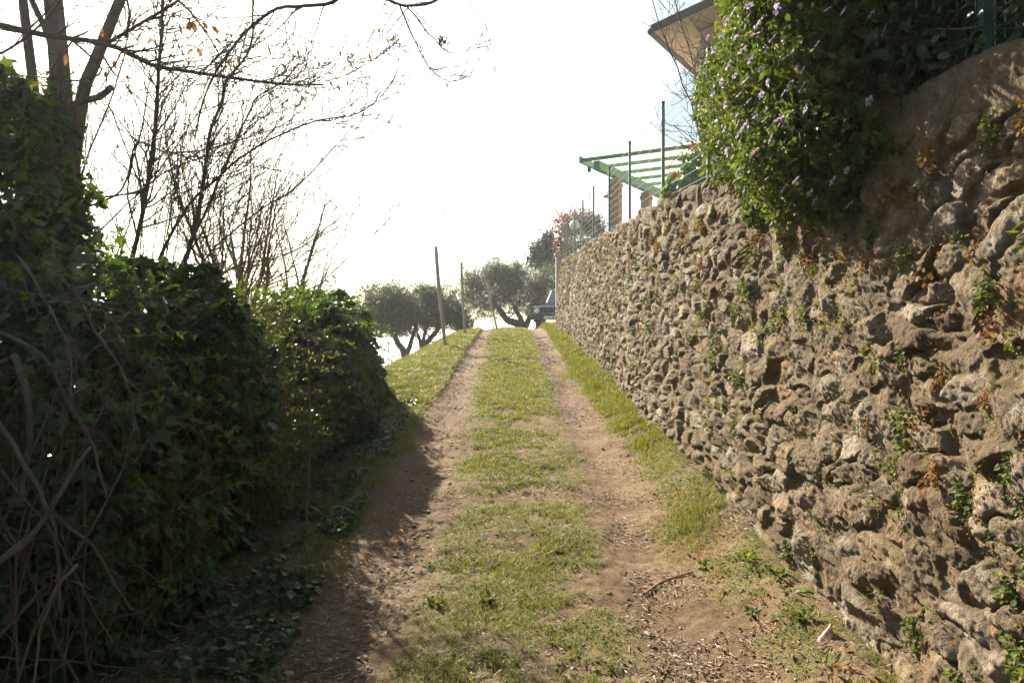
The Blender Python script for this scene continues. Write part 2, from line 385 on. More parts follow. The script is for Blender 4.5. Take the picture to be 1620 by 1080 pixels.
rs = np.random.default_rng(11)
CU, CV = .235, .084
NU = int((WALL_U[1] - WALL_U[0]) / CU) + 8; NV = 44
_seed_u = (np.arange(NU)[:, None] + .5 + rs.uniform(-.48, .48, (NU, NV)) + .5 * (np.arange(NV)[None] % 2)) * CU + WALL_U[0] - 3 * CU
_seed_v = (np.arange(NV)[None] + .5 + rs.uniform(-.46, .46, (NU, NV))) * CV - 4 * CV
_seed_w = rs.uniform(.50, 1.35, (NU, NV)); _kill = rs.random((NU, NV)) < (.12 + .40 * (fbm(p3(np.repeat(np.arange(NU), NV) * .33, np.tile(np.arange(NV), NU) * .3), 2, 77) > .52).reshape(NU, NV))
_seed_a = rs.normal(-.16, .26, (NU, NV)); _seed_e = rs.uniform(1.1, 2.5, (NU, NV))
_seed_p = rs.random((NU, NV)) ** 1.4; _seed_t = rs.normal(0, 1, (NU, NV, 2)); _seed_c = rs.random((NU, NV))
_seed_f = np.stack([rs.normal(0, .27, (NU, NV, 4)), rs.normal(.05, .34, (NU, NV, 4)), rs.uniform(.003, .020, (NU, NV, 4))], -1)
_seed_g = rs.random((NU, NV)) ** 1.5
def stone_field(u, v):
    """returns stone relief (m, outwards), joint mask 0..1 (1 = stone), stone colour id"""
    wu = u + (fbm(p3(u * 5.5, v * 5.5), 3, 21) - .5) * .085 + (fbm(p3(u * 22, v * 22), 2, 25) - .5) * .028
    wv = v + (fbm(p3(u * 5.5, v * 5.5, 9.1), 3, 22) - .5) * .07 + (fbm(p3(u * 22, v * 22, 4.), 2, 26) - .5) * .024
    iu = np.floor((wu - WALL_U[0]) / CU).astype(int) + 3; iv = np.floor(wv / CV).astype(int) + 4
    f1 = np.full(len(u), 1e9); f2 = np.full(len(u), 1e9); k1 = np.zeros(len(u), np.int64)
    la = -.14 + 1.0 * (fbm(p3(u * .9, v * 1.1), 2, 44) - .5); ca = np.cos(la); sa = np.sin(la); el = 1.9 + 1.7 * fbm(p3(u * .8, v * .9, 5.), 2, 45)
    for a in range(-2, 3):
        for b in range(-2, 3):
            i = np.clip(iu + a, 0, NU - 1); j = np.clip(iv + b, 0, NV - 1)
            du = wu - _seed_u[i, j]; dv = wv - _seed_v[i, j]
            x = (du * ca + dv * sa) / el; y = (-du * sa + dv * ca)
            d = np.sqrt(x * x + y * y) - .024 * _seed_w[i, j] + 9.0 * _kill[i, j]
            c = d < f1
            f2 = np.where(c, f1, np.minimum(f2, d)); k1 = np.where(c, i * NV + j, k1); f1 = np.where(c, d, f1)
    e = f2 - f1
    P = _seed_p.ravel()[k1]; T = _seed_t.reshape(-1, 2)[k1]; col = _seed_c.ravel()[k1]
    du = wu - _seed_u.ravel()[k1]; dv = wv - _seed_v.ravel()[k1]
    jw = .004 + .012 * fbm(p3(u * 3.1, v * 3.1), 2, 41)
    m = sstep(jw * .3, jw * 1.6, e)
    body = sstep(0, .055, e)
    tilt = np.clip(.20 * T[:, 0] * du + .30 * T[:, 1] * dv + .22 * dv * 0, -.05, .05)
    strata = np.abs(fbm(p3(u * 4 + T[:, 0] * 9, v * 26 + u * 7 * T[:, 1] * .5, P * 31), 3, 51) - .5) * 2
    rough = fbm(p3(u * 13, v * 15, P * 77), 4, 52) - .5
    lump = fbm(p3(u * 6, v * 7, P * 13), 2, 53) - .5
    hole = (col > .955) * 1.0
    fine = fbm(p3(u * 48, v * 60), 3, 54, .65) - .5
    fill = np.clip((fbm(p3(u * 2.6, v * 2.6), 3, 62) - .50) * 4, 0, 1)          # earth and small rubble packed round the stones
    F3 = _seed_f.reshape(-1, 4, 3)[k1]                                           # chiselled faces: the lowest of four planes
    fac = np.min(F3[:, :, 0] * du[:, None] + F3[:, :, 1] * dv[:, None] + F3[:, :, 2], axis=1)
    fac = np.clip(fac, -.045, .05)
    rid = np.abs(fbm(p3(u * 21 + T[:, 0] * 5, v * 38 + u * 9 * T[:, 1], P * 50), 3, 55, .6) - .5) * 2
    hs = .005 + .021 * P + .85 * fac - .011 * np.clip(1 - e / .022, 0, 1) + .006 * lump + .008 * rough - .018 * strata * (.15 + _seed_g.ravel()[k1]) - .012 * rid + .012 * fine - .028 * hole
    hj = .024 * (fbm(p3(u * 17, v * 21), 4, 61, .6) - .5) + .014 * fine - .018 + .022 * fill
    m = m * (1 - .5 * fill * sstep(.06, .0, e))
    h = m * hs + (1 - m) * hj
    return h, m, col

def wall_point(u, v, off=0.0):
    """nominal wall surface (v metres above the foot of the path)"""
    u = np.atleast_1d(np.asarray(u, float)); v = np.atleast_1d(np.asarray(v, float))
    x, y, nx, ny = wall_path(u); H = wall_height(u); y0 = np.minimum(u, 24.5)
    fr = np.clip(v / H, -.2, 1.0); batter = .03 + .055 * fr + np.interp(u, [14, 24], [0, .16]) * fr
    bulge = (fbm(p3(u * .7, v * .8), 2, 71) - .5) * .09
    o = off - batter + bulge
    return np.stack([x + nx * o, y + ny * o, path_z(y0) + np.minimum(v, H)], -1), np.stack([nx, ny, 0 * nx], -1)

def build_wall():
    us = [WALL_U[0]]
    while us[-1] < WALL_U[1]:
        y = abs(us[-1]); us.append(us[-1] + (.05 if us[-1] < 1.6 else .05 if us[-1] > 25 else float(np.clip(y * y / (788 * 1.4) * .62, .0045, .020))))
    us = np.array(us)
    vf = np.concatenate([np.linspace(-.09, 1.0, 430), 1.0 + np.linspace(.004, .17, 34)])
    Ug, Fg = np.meshgrid(us, vf); u = Ug.ravel(); fr = Fg.ravel()
    H = wall_height(u); topn = (fbm(p3(u * 2.5, 0 * u), 3, 81) - .5) * .14
    sv = fr * H                                            # arc length up the face
    over = np.maximum(sv - H, 0)
    h, m, col = stone_field(u, sv)
    cop = sstep(3.5, 3.2, u) * sstep(H - .14, H - .11, sv)                     # plain rendered capping on the nearest stretch
    h = h * (1 - cop) + cop * (.018 + .060 * (fbm(p3(u * 7, sv * 7), 5, 83, .65) - .5)); col = col * (1 - cop) + cop * .62
    P, N = wall_point(u, np.minimum(sv, H))
    th = np.clip(over / .10, 0, 1) * (PI / 2)              # curl over the top
    up = np.sin(th); out = np.cos(th)
    edge_round = sstep(-.10, .02, sv - H)
    inward = np.where(over > 0, .06 * (1 - np.cos(th)) + np.maximum(over - .10, 0), 0)
    zz = np.where(over > 0, .05 * np.sin(th), 0)
    P = P - N * inward[:, None] + N * (h * out)[:, None]
    P[:, 2] += zz + h * up * .7 + topn * sstep(H - .5, H, sv)
    nx = len(us); ny = len(vf); i = np.arange(ny - 1)[:, None] * nx + np.arange(nx - 1)[None]
    q = np.stack([i, i + nx, i + nx + 1, i + 1], -1).reshape(-1, 4)
    g = Geo(); g.add(P, quads=q, tint=col)
    mt, n, l, b = mat("rough_stone")
    at_ = nd(n, "ShaderNodeAttribute", attribute_name="tint"); aj = nd(n, "ShaderNodeAttribute", attribute_name="stone")
    cs = ramp(n, [(0, (.135,.092,.055)), (.2, (.22,.160,.098)), (.4, (.285,.225,.150)), (.6, (.180,.135,.090)), (.75, (.27,.228,.175)), (.9, (.39,.335,.255)), (1, (.27,.165,.080))]); l.new(at_.outputs["Fac"], cs.inputs[0])
    t1 = noise_tex(n, l, 9, 6, .7); t2 = noise_tex(n, l, 55, 5, .75); t3 = noise_tex(n, l, 2.2, 4, .6); t4 = noise_tex(n, l, 5.5, 5, .7); t5 = noise_tex(n, l, 190, 2, .6)
    v1 = ramp(n, [(.32, (.50,.46,.42)), (.68, (1.35,1.31,1.24))]); l.new(t1.outputs[0], v1.inputs[0])
    c = mixc(n, l, 1.0, cs.outputs[0], v1.outputs[0], 'MULTIPLY')
    v2 = ramp(n, [(.36, (.50,.46,.43)), (.5, (.95,.95,.95)), (.64, (1.35,1.35,1.33))]); l.new(t2.outputs[0], v2.inputs[0])
    c = mixc(n, l, .85, c, v2.outputs[0], 'MULTIPLY')
    li = ramp(n, [(.60, (0, 0, 0)), (.68, (.6,.6,.6))]); l.new(t4.outputs[0], li.inputs[0])       # pale lichen
    c = mixc(n, l, li.outputs[0], c, (.40,.37,.31))
    mo = ramp(n, [(.50, (0, 0, 0)), (.62, (.75,.75,.75))]); l.new(t3.outputs[0], mo.inputs[0])     # ochre moss, mostly in the joints
    jj = ramp(n, [(.25, (.9,.9,.9)), (.85, (.28,.28,.28))]); l.new(aj.outputs["Fac"], jj.inputs[0])
    mm = mixc(n, l, 1.0, mo.outputs[0], jj.outputs[0], 'MULTIPLY')
    jc = mixc(n, l, v1.outputs[0], (.115,.080,.046), (.175,.126,.076))
    c = mixc(n, l, aj.outputs["Fac"], jc, c)
    mcol = mixc(n, l, t2.outputs[0], (.22,.12,.035), (.16,.15,.045))
    c = mixc(n, l, mm, c, mcol)
    l.new(c, b.inputs["Base Color"]); b.inputs["Roughness"].default_value = .9; b.inputs["Specular IOR Level"].default_value = .2
    s1 = nd(n, "ShaderNodeMath", operation='MULTIPLY_ADD'); l.new(t5.outputs[0], s1.inputs[0]); s1.inputs[1].default_value = .35; l.new(t2.outputs[0], s1.inputs[2])
    bump(n, l, s1.outputs[0], 1.0, .022, b)
    o = g.build("stone_wall", mt, smooth=True, extra={"stone": m})
    tag(o, "rough brown rubble stone retaining wall running up the right side of the path", "wall")
build_wall()

# ------------------------------------------------------------------ house and terrace
D1 = np.array([.515, .857, 0]); D2 = np.array([.857, -.515, 0]); UP = np.array([0, 0, 1.0])
D1 /= np.linalg.norm(D1); D2 /= np.linalg.norm(D2); AX = np.stack([D1, D2, UP])
M["plaster"] = plain("pink_plaster", (.50,.36,.29), .9, var=.12, scale=3, bmp=.004)
M["soffit"] = plain("pale_soffit_boards", (.62,.56,.47), .8, var=.1, scale=6)
M["gutter"] = plain("brown_gutter", (.10,.065,.05), .5, scale=8)
M["rooftile"] = plain("terracotta_tile", (.42,.19,.11), .85, var=.3, scale=12, bmp=.01)
M["green_paint"] = plain("green_paint", (.10,.22,.155), .45, var=.18, scale=10)
M["glass"] = plain("window_glass", (.05,.06,.065), .08, var=.05, scale=2)
M["brick"] = plain("old_brick", (.27,.185,.14), .9, var=.25, scale=16, bmp=.006)
M["copper"] = plain("copper_shade", (.46,.24,.13), .45, .3, scale=12)
M["iron"] = plain("dark_iron", (.05,.05,.05), .5, .5, scale=20)
M["white_glass"] = plain("frosted_globe", (.72,.73,.70), .35, var=.04, scale=4)
M["fence_green"] = plain("fence_green_steel", (.055,.11,.085), .45, .2, var=.2, scale=25)
M["wire"] = plain("green_wire", (.13,.20,.16), .4, .35, var=.15, scale=30)
mp_, n_, l_, b_ = mat("translucent_roof_sheet")
_t = n_.new("ShaderNodeBsdfTranslucent"); _t.inputs[0].default_value = (.86, .90, .80, 1); b_.inputs["Base Color"].default_value = (.62, .68, .58, 1); b_.inputs["Roughness"].default_value = .4
_nt = noise_tex(n_, l_, 5, 4); bump(n_, l_, _nt.outputs[0], .2, .004, b_)
_x = n_.new("ShaderNodeMixShader"); _x.inputs[0].default_value = .9; l_.new(b_.outputs[0], _x.inputs[1]); l_.new(_t.outputs[0], _x.inputs[2]); l_.new(_x.outputs[0], n_["Material Output"].inputs[0])
M["sheet"] = mp_

def bx(g, o, a0, a1, b0, b1, c0, c1, mat=0):
    """box in house axes about point o: a along D1, b along D2, c up"""
    c = o + D1 * (a0 + a1) / 2 + D2 * (b0 + b1) / 2 + UP * (c0 + c1) / 2
    g.box(c, (a1 - a0, b1 - b0, c1 - c0), AX, mat)

def build_house():
    o = np.array([4.12, 17.2, 3.75]); H = 4.62; L = 7.5; W = 8.5
    t = thing("house", o, "pink plastered house with pale eaves above the daisy bush", "house")
    g = Geo(); bx(g, o, 0, L, 0, W, -.6, H); pit = .235; rise = pit * W / 2
    for a0 in (0.0, L - .25):                                       # gable infill
        g.prism([[0, 0], [W, 0], [W / 2, rise]], o + UP * H + D1 * a0, D2, UP, D1, .25)
    g.build("wall", M["plaster"], t)
    r = Geo(); s = Geo(); gt = Geo(); ov = .78; sl = math.hypot(1, pit)
    for sgn in (0, 1):
        e0 = o + UP * (H + .06 - pit * ov) + D2 * (-ov if sgn == 0 else W + ov); top = o + UP * (H + .06 + rise) + D2 * (W / 2)
        d = top - e0; ln = np.linalg.norm(d); d /= ln; nrm = np.cross(D1, d); nrm = nrm if nrm[2] > 0 else -nrm
        mid = e0 + d * ln / 2 + D1 * (L / 2); A = np.stack([d, D1, nrm])
        s.box(mid + nrm * .02, (ln, L + 2 * ov, .05), A)
        r.box(mid + nrm * .10, (ln + .06, L + 2 * ov + .06, .07), A)
        for k in range(1, 7): s.box(e0 + d * (ln * k / 7) + D1 * (L / 2) - nrm * .03, (.07, L + 2 * ov - .1, .05), A)
        for a0 in (-ov - .045, L + ov + .045): gt.box(e0 + d * ln / 2 + D1 * a0 + nrm * .06, (ln + .05, .03, .17), A)
        gt.tube([e0 - D1 * ov - d * .07 + nrm * .04, e0 + D1 * (L + ov) - d * .07 + nrm * .04], .075, 10)
    ro = r.build("roof", M["rooftile"], t); s.build("soffit", M["soffit"], ro); gt.build("gutter", M["gutter"], ro)
    w = Geo(); bx(w, o, -.045, -.005, 1.6, 2.7, 1.0, 2.4); wo = w.build("window", M["soffit"], t)
    p = Geo(); bx(p, o, -.055, -.047, 1.68, 2.62, 1.08, 2.32); p.build("pane", M["glass"], wo)
    for b0 in (1.02, 2.73):
        k = Geo(); bx(k, o, -.05, -.006, b0, b0 + .55, 1.0, 2.4); k.build("shutter", M["green_paint"], wo)
    d = Geo(); bx(d, o, 3.0, 4.0, -.05, -.004, .02, 2.15); do = d.build("door", M["green_paint"], t)
    k = Geo(); k.box(o + D1 * 3.1 - D2 * .08 + UP * 1.05, (.14, .03, .03), AX); k.build("handle", M["iron"], do)
build_house()

PC = np.array([1.764, 20.0, 6.14])                                    # pergola corner
def build_pergola():
    t = thing("pergola", (PC[0] + .8, PC[1] + 1, 3.85), "green timber pergola with pale roof sheets on two brick pillars", "pergola")
    g = Geo()
    g.box(PC + D1 * 2.42 + D2 * .42 - UP * .12, (4.84, .16, .22), AX)
    b = g.build("beam", M["green_paint"], t)
    for s in (1.20, 3.38):
        p = PC + D1 * s + D2 * .42; k = Geo(); z0 = 3.55
        k.box(np.array([p[0], p[1], (z0 + 5.88) / 2]), (.25, .25, 5.88 - z0), AX)
        k.box(np.array([p[0], p[1], 5.72]), (.30, .30, .07), AX); k.box(np.array([p[0], p[1], 3.75]), (.30, .30, .4), AX)
        k.build("pillar", M["brick"], t)
    for i in range(6):
        k = Geo(); a = .05 + i * .945
        k.box(PC + D1 * a + D2 * 1.68 + UP * .06, (.075, 3.36, .08), AX); k.build("rafter", M["green_paint"], t)
        if i < 5:
            q = Geo(); q.box(PC + D1 * (a + .4725) + D2 * 1.68 + UP * .15, (.93, 3.36, .02), AX); q.build("roof_sheet", M["sheet"], t)
    f = Geo(); f.box(PC + D1 * 2.42 - D2 * .02 + UP * .06, (4.95, .04, .17), AX); f.build("fascia", M["green_paint"], t)
build_pergola()

def build_lamp(p, label):
    p = np.asarray(p, float)
    t = thing("bell_lamp", p, label, "lamp", "copper lamps on the pergola")
    g = Geo(); g.lathe([(.025, .07), (.03, .05), (.06, .035), (.13, .0), (.14, -.02), (.132, -.022), (.05, .02), (.0, .03)], p, seg=20); g.build("lamp_shade", M["copper"], t, True)
    b = Geo(); b.lathe([(.0, .03), (.022, .02), (.03, -.03), (.022, -.06), (0, -.075)], p, seg=12); b.build("bulb", M["white_glass"], t, True)
    a = Geo(); q = p + UP * .07
    a.tube(catmull([q, q + UP * .05 + D1 * .02, q + UP * .10 + D1 * .12, q + UP * .11 + D1 * .40], .03), .011, 6); a.build("arm", M["iron"], t)
_pl1 = PC + D1 * 1.20 + D2 * .42; _pl2 = PC + D1 * 3.38 + D2 * .42
build_lamp(_pl1 - D1 * .53 + np.array([0, 0, 5.35 - PC[2]]) , "copper bell lamp on the arm of the pergola's corner pillar")
build_lamp(_pl2 - D1 * .53 + np.array([0, 0, 5.12 - PC[2]]), "copper bell lamp under the roof, on the pillar deeper into the pergola")
def build_chime():
    p = PC + D1 * .35 + D2 * .05 - UP * .05
    t = thing("hanging_chain", p, "thin chain hanging from the outer corner of the green pergola roof", "chain")
    g = Geo(); g.box(p - UP * .07, (.07, .07, .12), AX); g.build("bracket", M["iron"], t)
    k = Geo(); z = np.linspace(.1, 2.0, 24)
    k.tube(np.stack([p[0] + .012 * np.sin(z * 60), p[1] + 0 * z, p[2] - z], -1), .008, 5); k.build("link_chain", M["wire"], t)
build_chime()

# fence along the wall top
def build_fence():
    t = thing("wire_fence", (1.6, 10, 3.1), "green wire mesh fence on steel posts along the wall top", "fence")
    fx = lambda y: wall_x(y) + .20 + np.interp(y, [14, 24], [0, .05])
    ys = [-1.8, .4, 2.6, 4.45, 6.35, 8.28, 10.63, 12.88, 15.3, 17.5, 19.65, 21.7, 23.6]
    pts = [np.array([fx(y), y, wall_top(y)]) for y in ys]
    pts += [np.array([2.9, 25.0, 4.0]), np.array([4.9, 26.0, 4.0])]
    tops = []
    for p in pts:
        h = 1.12 if p[1] > 5 else 1.25
        k = Geo(); k.box(p + UP * (h / 2 - .15), (.030, .034, h + .3)); k.box(p + UP * (h + .012), (.036, .040, .02))
        k.build("post", M["fence_green"], t); tops.append(h)
    g = Geo(); wr = .0020
    for i in range(len(pts) - 1):
        a, b = pts[i], pts[i + 1]; L = np.linalg.norm((b - a)[:2])
        ha, hb = tops[i] - .06, tops[i + 1] - .06
        dist = max(1.0, np.hypot(*(a[:2])))
        for f in np.linspace(0.02, 1, 11):
            g.tube([a + UP * (f * ha), b + UP * (f * hb)], wr * 1.2 * (1.0 if 0.05 < f < .97 else 1.6), 4, cap=False)
        n = int(L / (.052 if a[1] < 8.2 else .10)); s = np.linspace(0, 1, n)
        for u in s:
            q = a + (b - a) * u; hh = ha + (hb - ha) * u
            g.tube([q + UP * .02, q + UP * hh], wr * (.85 if a[1] < 8.2 else .6), 4, cap=False)
    g.build("wire_mesh", M["wire"], t)
build_fence()

def build_globe():
    p = np.array([1.74, 21.9, 3.84])
    t = thing("garden_lamp", p, "white globe garden lamp behind the far end of the wire fence", "lamp")
    g = Geo(); g.tube([p, p + UP * .82], .03, 8); g.lathe([(0, .86), (.07, .86), (.07, .80), (.03, .78)], p, seg=14); g.build("pole", M["iron"], t)
    s = Geo(); a = np.linspace(-PI / 2, PI / 2, 14); s.lathe(np.stack([.14 * np.cos(a) + 1e-4, .98 + .14 * np.sin(a)], -1), p, seg=24); s.build("globe", M["white_glass"], t, True)
build_globe()
def build_gatepost():
    p = np.array([1.66, 26.6, 2.0])
    t = thing("gate_pillar", p, "grey plastered gate pillar beyond the far end of the wall", "pillar")
    g = Geo(); g.box(p + UP * 1.25, (.36, .36, 2.5)); g.box(p + UP * 2.54, (.44, .44, .10)); g.build("shaft", M["post"], t)
    q = np.array([1.37, 26.2, 2.0]); o = Geo(); o.tube([q, q + UP * 3.25], .014, 8); o.lathe([(.0, 3.29), (.03, 3.27), (.03, 3.23)], q, seg=10)
    x = o.build("thin_pole", M["wire"]); tag(x, "thin pale metal pole in front of the red-leaved tree", "pole")
build_gatepost()

# ------------------------------------------------------------------ car
M["car_paint"] = plain("dark_blue_paint", (.022,.032,.055), .22, .35, var=.12, scale=3)
M["car_plastic"] = plain("black_plastic", (.022,.022,.024), .55, var=.15, scale=30)
M["car_glass"] = plain("windscreen_glass", (.16,.22,.26), .06, var=.05, scale=2)
M["chrome"] = plain("headlight_chrome", (.62,.64,.66), .15, .8, var=.05, scale=9)
M["plate"] = plain("plate_white", (.72,.72,.70), .4, var=.04, scale=9)
M["plate_blue"] = plain("plate_blue", (.02,.10,.42), .4, var=.05, scale=9)
M["tyre"] = plain("tyre_rubber", (.03,.03,.03), .9, var=.2, scale=30, bmp=.003)
M["lens"] = plain("amber_lens", (.65,.22,.03), .2, var=.05, scale=9)
def bevel_obj(o, w=.03, seg=2):
    bm = bmesh.new(); bm.from_mesh(o.data); bmesh.ops.remove_doubles(bm, verts=bm.verts, dist=1e-5)
    bmesh.ops.recalc_face_normals(bm, faces=bm.faces)
    bmesh.ops.bevel(bm, geom=[e for e in bm.edges if e.calc_face_angle(0) > .5], offset=w, segments=seg, affect='EDGES', profile=.6)
    bm.to_mesh(o.data); bm.free(); return o
def build_car():
    yaw = R(28)
    fwd = np.array([-math.sin(yaw), -math.cos(yaw), 0]); rt = np.array([fwd[1], -fwd[0], 0])   # rt: the car's own right = image left
    corner = np.array([.80, 31.0, 0]); w = 1.60
    o = corner - rt * (w / 2); o = o - fwd * 0; z0 = float(path_z(31.5)) - .01; o[2] = z0      # o: middle of the front at ground
    t = thing("parked_car", o - fwd * 1.8, "dark blue off-road car parked beyond the far end of the wall", "car")
    P = lambda f, s, z: o + fwd * f + rt * s + UP * z
    side = [(-.06,.42),(-.02,.60),(-.05,.86),(-.16,.93),(-1.02,1.02),(-3.52,1.04),(-3.58,.95),(-3.58,.42)]
    g = Geo(); g.prism([[f, z] for f, z in side], P(0, -w / 2, 0), fwd, UP, rt, w)
    bevel_obj(g.build("body", M["car_paint"], t), .045, 3)
    cab = [(-.98,1.0),(-1.58,1.62),(-1.75,1.68),(-3.35,1.68),(-3.5,1.0)]
    g = Geo(); g.prism([[f, z] for f, z in cab], P(0, -w / 2 + .07, 0), fwd, UP, rt, w - .14)
    bevel_obj(g.build("cabin", M["car_paint"], t), .04, 2)
    d = unit(P(-1.58, 0, 1.62) - P(-.98, 0, 1.0)); nz = np.cross(rt, d); nz = nz if nz @ fwd > 0 else -nz
    g = Geo(); g.box(P(-1.28, 0, 1.32) + nz * .004, (.76, 1.30, .012), np.stack([d, rt, nz])); g.build("windscreen", M["car_glass"], t)
    for s in (-1, 1):
        for (a, b) in ((-2.35, -1.72), (-3.30, -2.45)):
            k = Geo(); k.box(P((a + b) / 2, s * (w / 2 - .072), 1.36), (b - a, .012, .42), np.stack([fwd, rt, UP])); k.build("side_window", M["car_glass"], t)
        h = Geo(); h.lathe([(.0, .01), (.085, .01), (.10, .03), (.115, .03), (.115, -.06)], P(-.015, s * .60, .74), np.stack([rt, UP, fwd]), 20); ho = h.build("headlight", M["chrome"], t, True)
        ln = Geo(); ln.lathe([(0, .045), (.05, .04), (.098, .012)], P(-.012, s * .60, .74), np.stack([rt, UP, fwd]), 20); ln.build("lens", M["white_glass"], ho, True)
        k = Geo(); k.box(P(.03, s * .72, .58), (.03, .10, .05), np.stack([fwd, rt, UP])); k.build("indicator", M["lens"], t)
        k = Geo(); k.box(P(-1.12, s * (w / 2 + .08), 1.10), (.10, .18, .15), np.stack([fwd, rt, UP])); bevel_obj(k.build("mirror", M["car_plastic"], t), .025)
        for f in (-.62, -2.87):
            c = P(f, s * (w / 2 - .06), .33); A = np.stack([fwd, UP, rt])
            k = Geo(); k.lathe([(.19, -.09), (.30, -.095), (.335, -.06), (.335, .06), (.30, .095), (.19, .09)], c, A, 28); wo = k.build("wheel", M["tyre"], t, True)
            k = Geo(); k.lathe([(.0, s * .05), (.12, s * .07), (.19, s * .085), (.195, -s * .08)], c, A, 20); k.build("rim", M["chrome"], wo, True)
            k = Geo(); a = np.linspace(R(-5), R(185), 18)
            k.tube([c + rt * s * .05 + fwd * .41 * math.cos(q) + UP * .41 * math.sin(q) for q in a], .055, 8); k.build("wheel_arch", M["car_plastic"], t, True)
    g = Geo(); g.box(P(.0, 0, .75), (.05, .92, .20), np.stack([fwd, rt, UP])); gr = g.build("grille", M["car_plastic"], t)
    for i in range(5):
        k = Geo(); k.box(P(.03, -.34 + .17 * i, .75), (.02, .09, .15), np.stack([fwd, rt, UP])); k.build("slot", M["iron"], gr)
    g = Geo(); g.box(P(.06, 0, .48), (.22, w + .02, .22), np.stack([fwd, rt, UP])); bevel_obj(g.build("bumper", M["car_plastic"], t), .05, 3)
    g = Geo(); g.box(P(.06, 0, .61), (.20, w - .06, .03), np.stack([fwd, rt, UP])); g.build("bumper_trim", M["chrome"], t)
    g = Geo(); g.box(P(.178, .0, .46), (.015, .52, .115), np.stack([fwd, rt, UP])); pl = g.build("number_plate", M["plate"], t)
    k = Geo(); k.box(P(.187, .235, .46), (.004, .045, .113), np.stack([fwd, rt, UP])); k.build("blue_band", M["plate_blue"], pl)
build_car()

# ------------------------------------------------------------------ wooden posts by the bank
def wood_post(p0, p1, r, label, notch=True):
    p0 = np.asarray(p0, float); p1 = np.asarray(p1, float); p0 = p0.copy(); d = unit(p1 - p0)
    g = Geo(); s = np.linspace(0, 1, 9)[:, None]
    P = p0 - d * .25 + (p1 - p0 + d * .25) * s + np.stack([np.sin(s[:, 0] * 7) * .008, s[:, 0] * 0, s[:, 0] * 0], -1)
    g.tube(P, np.linspace(r * 1.06, r, 9), 10)
    o = g.build("wooden_post", M["post"], None, True); tag(o, label, "post", "weathered posts along the bank")
    return o
def gp(x, y): return np.array([x, y, float(ground_z(np.array([x]), np.array([y]))[0])])
wood_post(gp(-1.53, 18), at(689, 390, 18), .042, "tallest weathered wooden post leaning at the bank edge")
wood_post(gp(-1.33, 22.2), at(729.5, 415, 22.2), .036, "upright wooden post between the two leaning ones on the bank")
wood_post(gp(-.50, 26), at(770.5, 447, 26), .034, "short wooden post leaning in front of the big olive tree")
wood_post(gp(-.62, 26.6), at(773, 462, 26.6), .018, "thin stake standing just behind the short leaning post")
wood_post(gp(-2.75, 17.4), at(616, 535, 17.4), .012, "thin upright stake below the bank in front of the leftmost olive", False)
# ------------------------------------------------------------------ foliage builders
def ellipsoid_leaves(g, blobs, count, size, tmpl, rng, shell=.30, jitter=.55, lift=.35, mat=0, tint_fn=None, sizes=.3, noise=.25, seed=0, along_out=True):
    """leaves through the outer shell of a union of ellipsoids [(cx,cy,cz,rx,ry,rz)], clumped by noise"""
    B = np.array(blobs, float); vol = B[:, 3] * B[:, 4] + B[:, 4] * B[:, 5] + B[:, 3] * B[:, 5]
    n = int(count * 2.2); k = rng.choice(len(B), n, p=vol / vol.sum())
    d = unit(rng.normal(0, 1, (n, 3)))
    bump_ = 1 + noise * (fbm(d * 2.2 + k[:, None] * 5.1 + seed, 3, 91 + seed) - .5) * 2
    rr = (1 - np.minimum(rng.exponential(shell * .5, n), .85)) * bump_
    p = B[k, :3] + d * B[k, 3:] * rr[:, None]
    deep = np.zeros(n, bool)
    for j, bb in enumerate(B):
        q = np.linalg.norm((p - bb[:3]) / bb[3:], axis=1)
        deep |= (k != j) & (q < 1 - shell * 1.1)
    cl = fbm(p * 4.2, 3, 95 + seed)
    keep = ~deep & (rng.random(n) < sstep(.30, .56, cl) * .85 + .15)
    p = p[keep][:count]; dd = unit(d[keep][:count] / B[k[keep][:count], 3:])
    nrm = dd * .7 + np.array([0, 0, lift]) + SUNV * .25
    sz = size * (1 + rng.normal(0, sizes, len(p)).clip(-.6, .9))
    tint = None if tint_fn is None else tint_fn(p, rng)
    along = dd * .6 + np.array([0, 0, -.25]) + rng.normal(0, .6, p.shape) if along_out else None
    leaves(g, p, nrm, sz, tmpl, rng, along, jitter, tint, mat)
    return p

def arc_twig(start, d, L, rng, curve=.35, up=.0, n=7, wob=.05):
    d = unit(np.asarray(d, float)); side = unit(np.cross(d, rng.normal(0, 1, 3)))
    s = np.linspace(0, 1, n)[:, None]
    w = np.cumsum(rng.normal(0, wob * L / n, (n, 3)), 0); w[0] = 0
    return np.asarray(start) + d * L * s + side * curve * L * s ** 2 * rng.uniform(-.6, 1) + UP * up * L * s ** 2 + w

def add_twigs(g, P, r, rng, count, length, up=.35, spread=.8, sub=2, tmin=.15, rmin=.0019, shrink=.5, mat=0, level=0, collect=None):
    n = len(P)
    for _ in range(count):
        t = rng.uniform(tmin, 1) ** .8; i = min(int(t * (n - 1)), n - 2)
        base = P[i] + (P[i + 1] - P[i]) * (t * (n - 1) - i); tg = unit(P[i + 1] - P[i])
        d = unit(tg * rng.uniform(.4, 1.1) + rng.normal(0, spread, 3) * .7)
        L = length * rng.uniform(.35, 1.1) * (1.15 - .5 * t); r0 = max(rmin, (np.interp(i, np.arange(n), r) if np.ndim(r) else r) * shrink)
        Q = arc_twig(base, d, L, rng, .35, up * rng.uniform(.2, 1), 7, .10)
        rr = np.linspace(r0, rmin * .8, len(Q)); g.tube(Q, rr, 4 if r0 < .006 else 5, cap=False, mat=mat)
        if collect is not None: collect.append(Q)
        if sub and level < 2: add_twigs(g, Q, rr, rng, sub, length * .5, up, spread, max(0, sub - 1), .2, rmin, .6, mat, level + 1, collect)

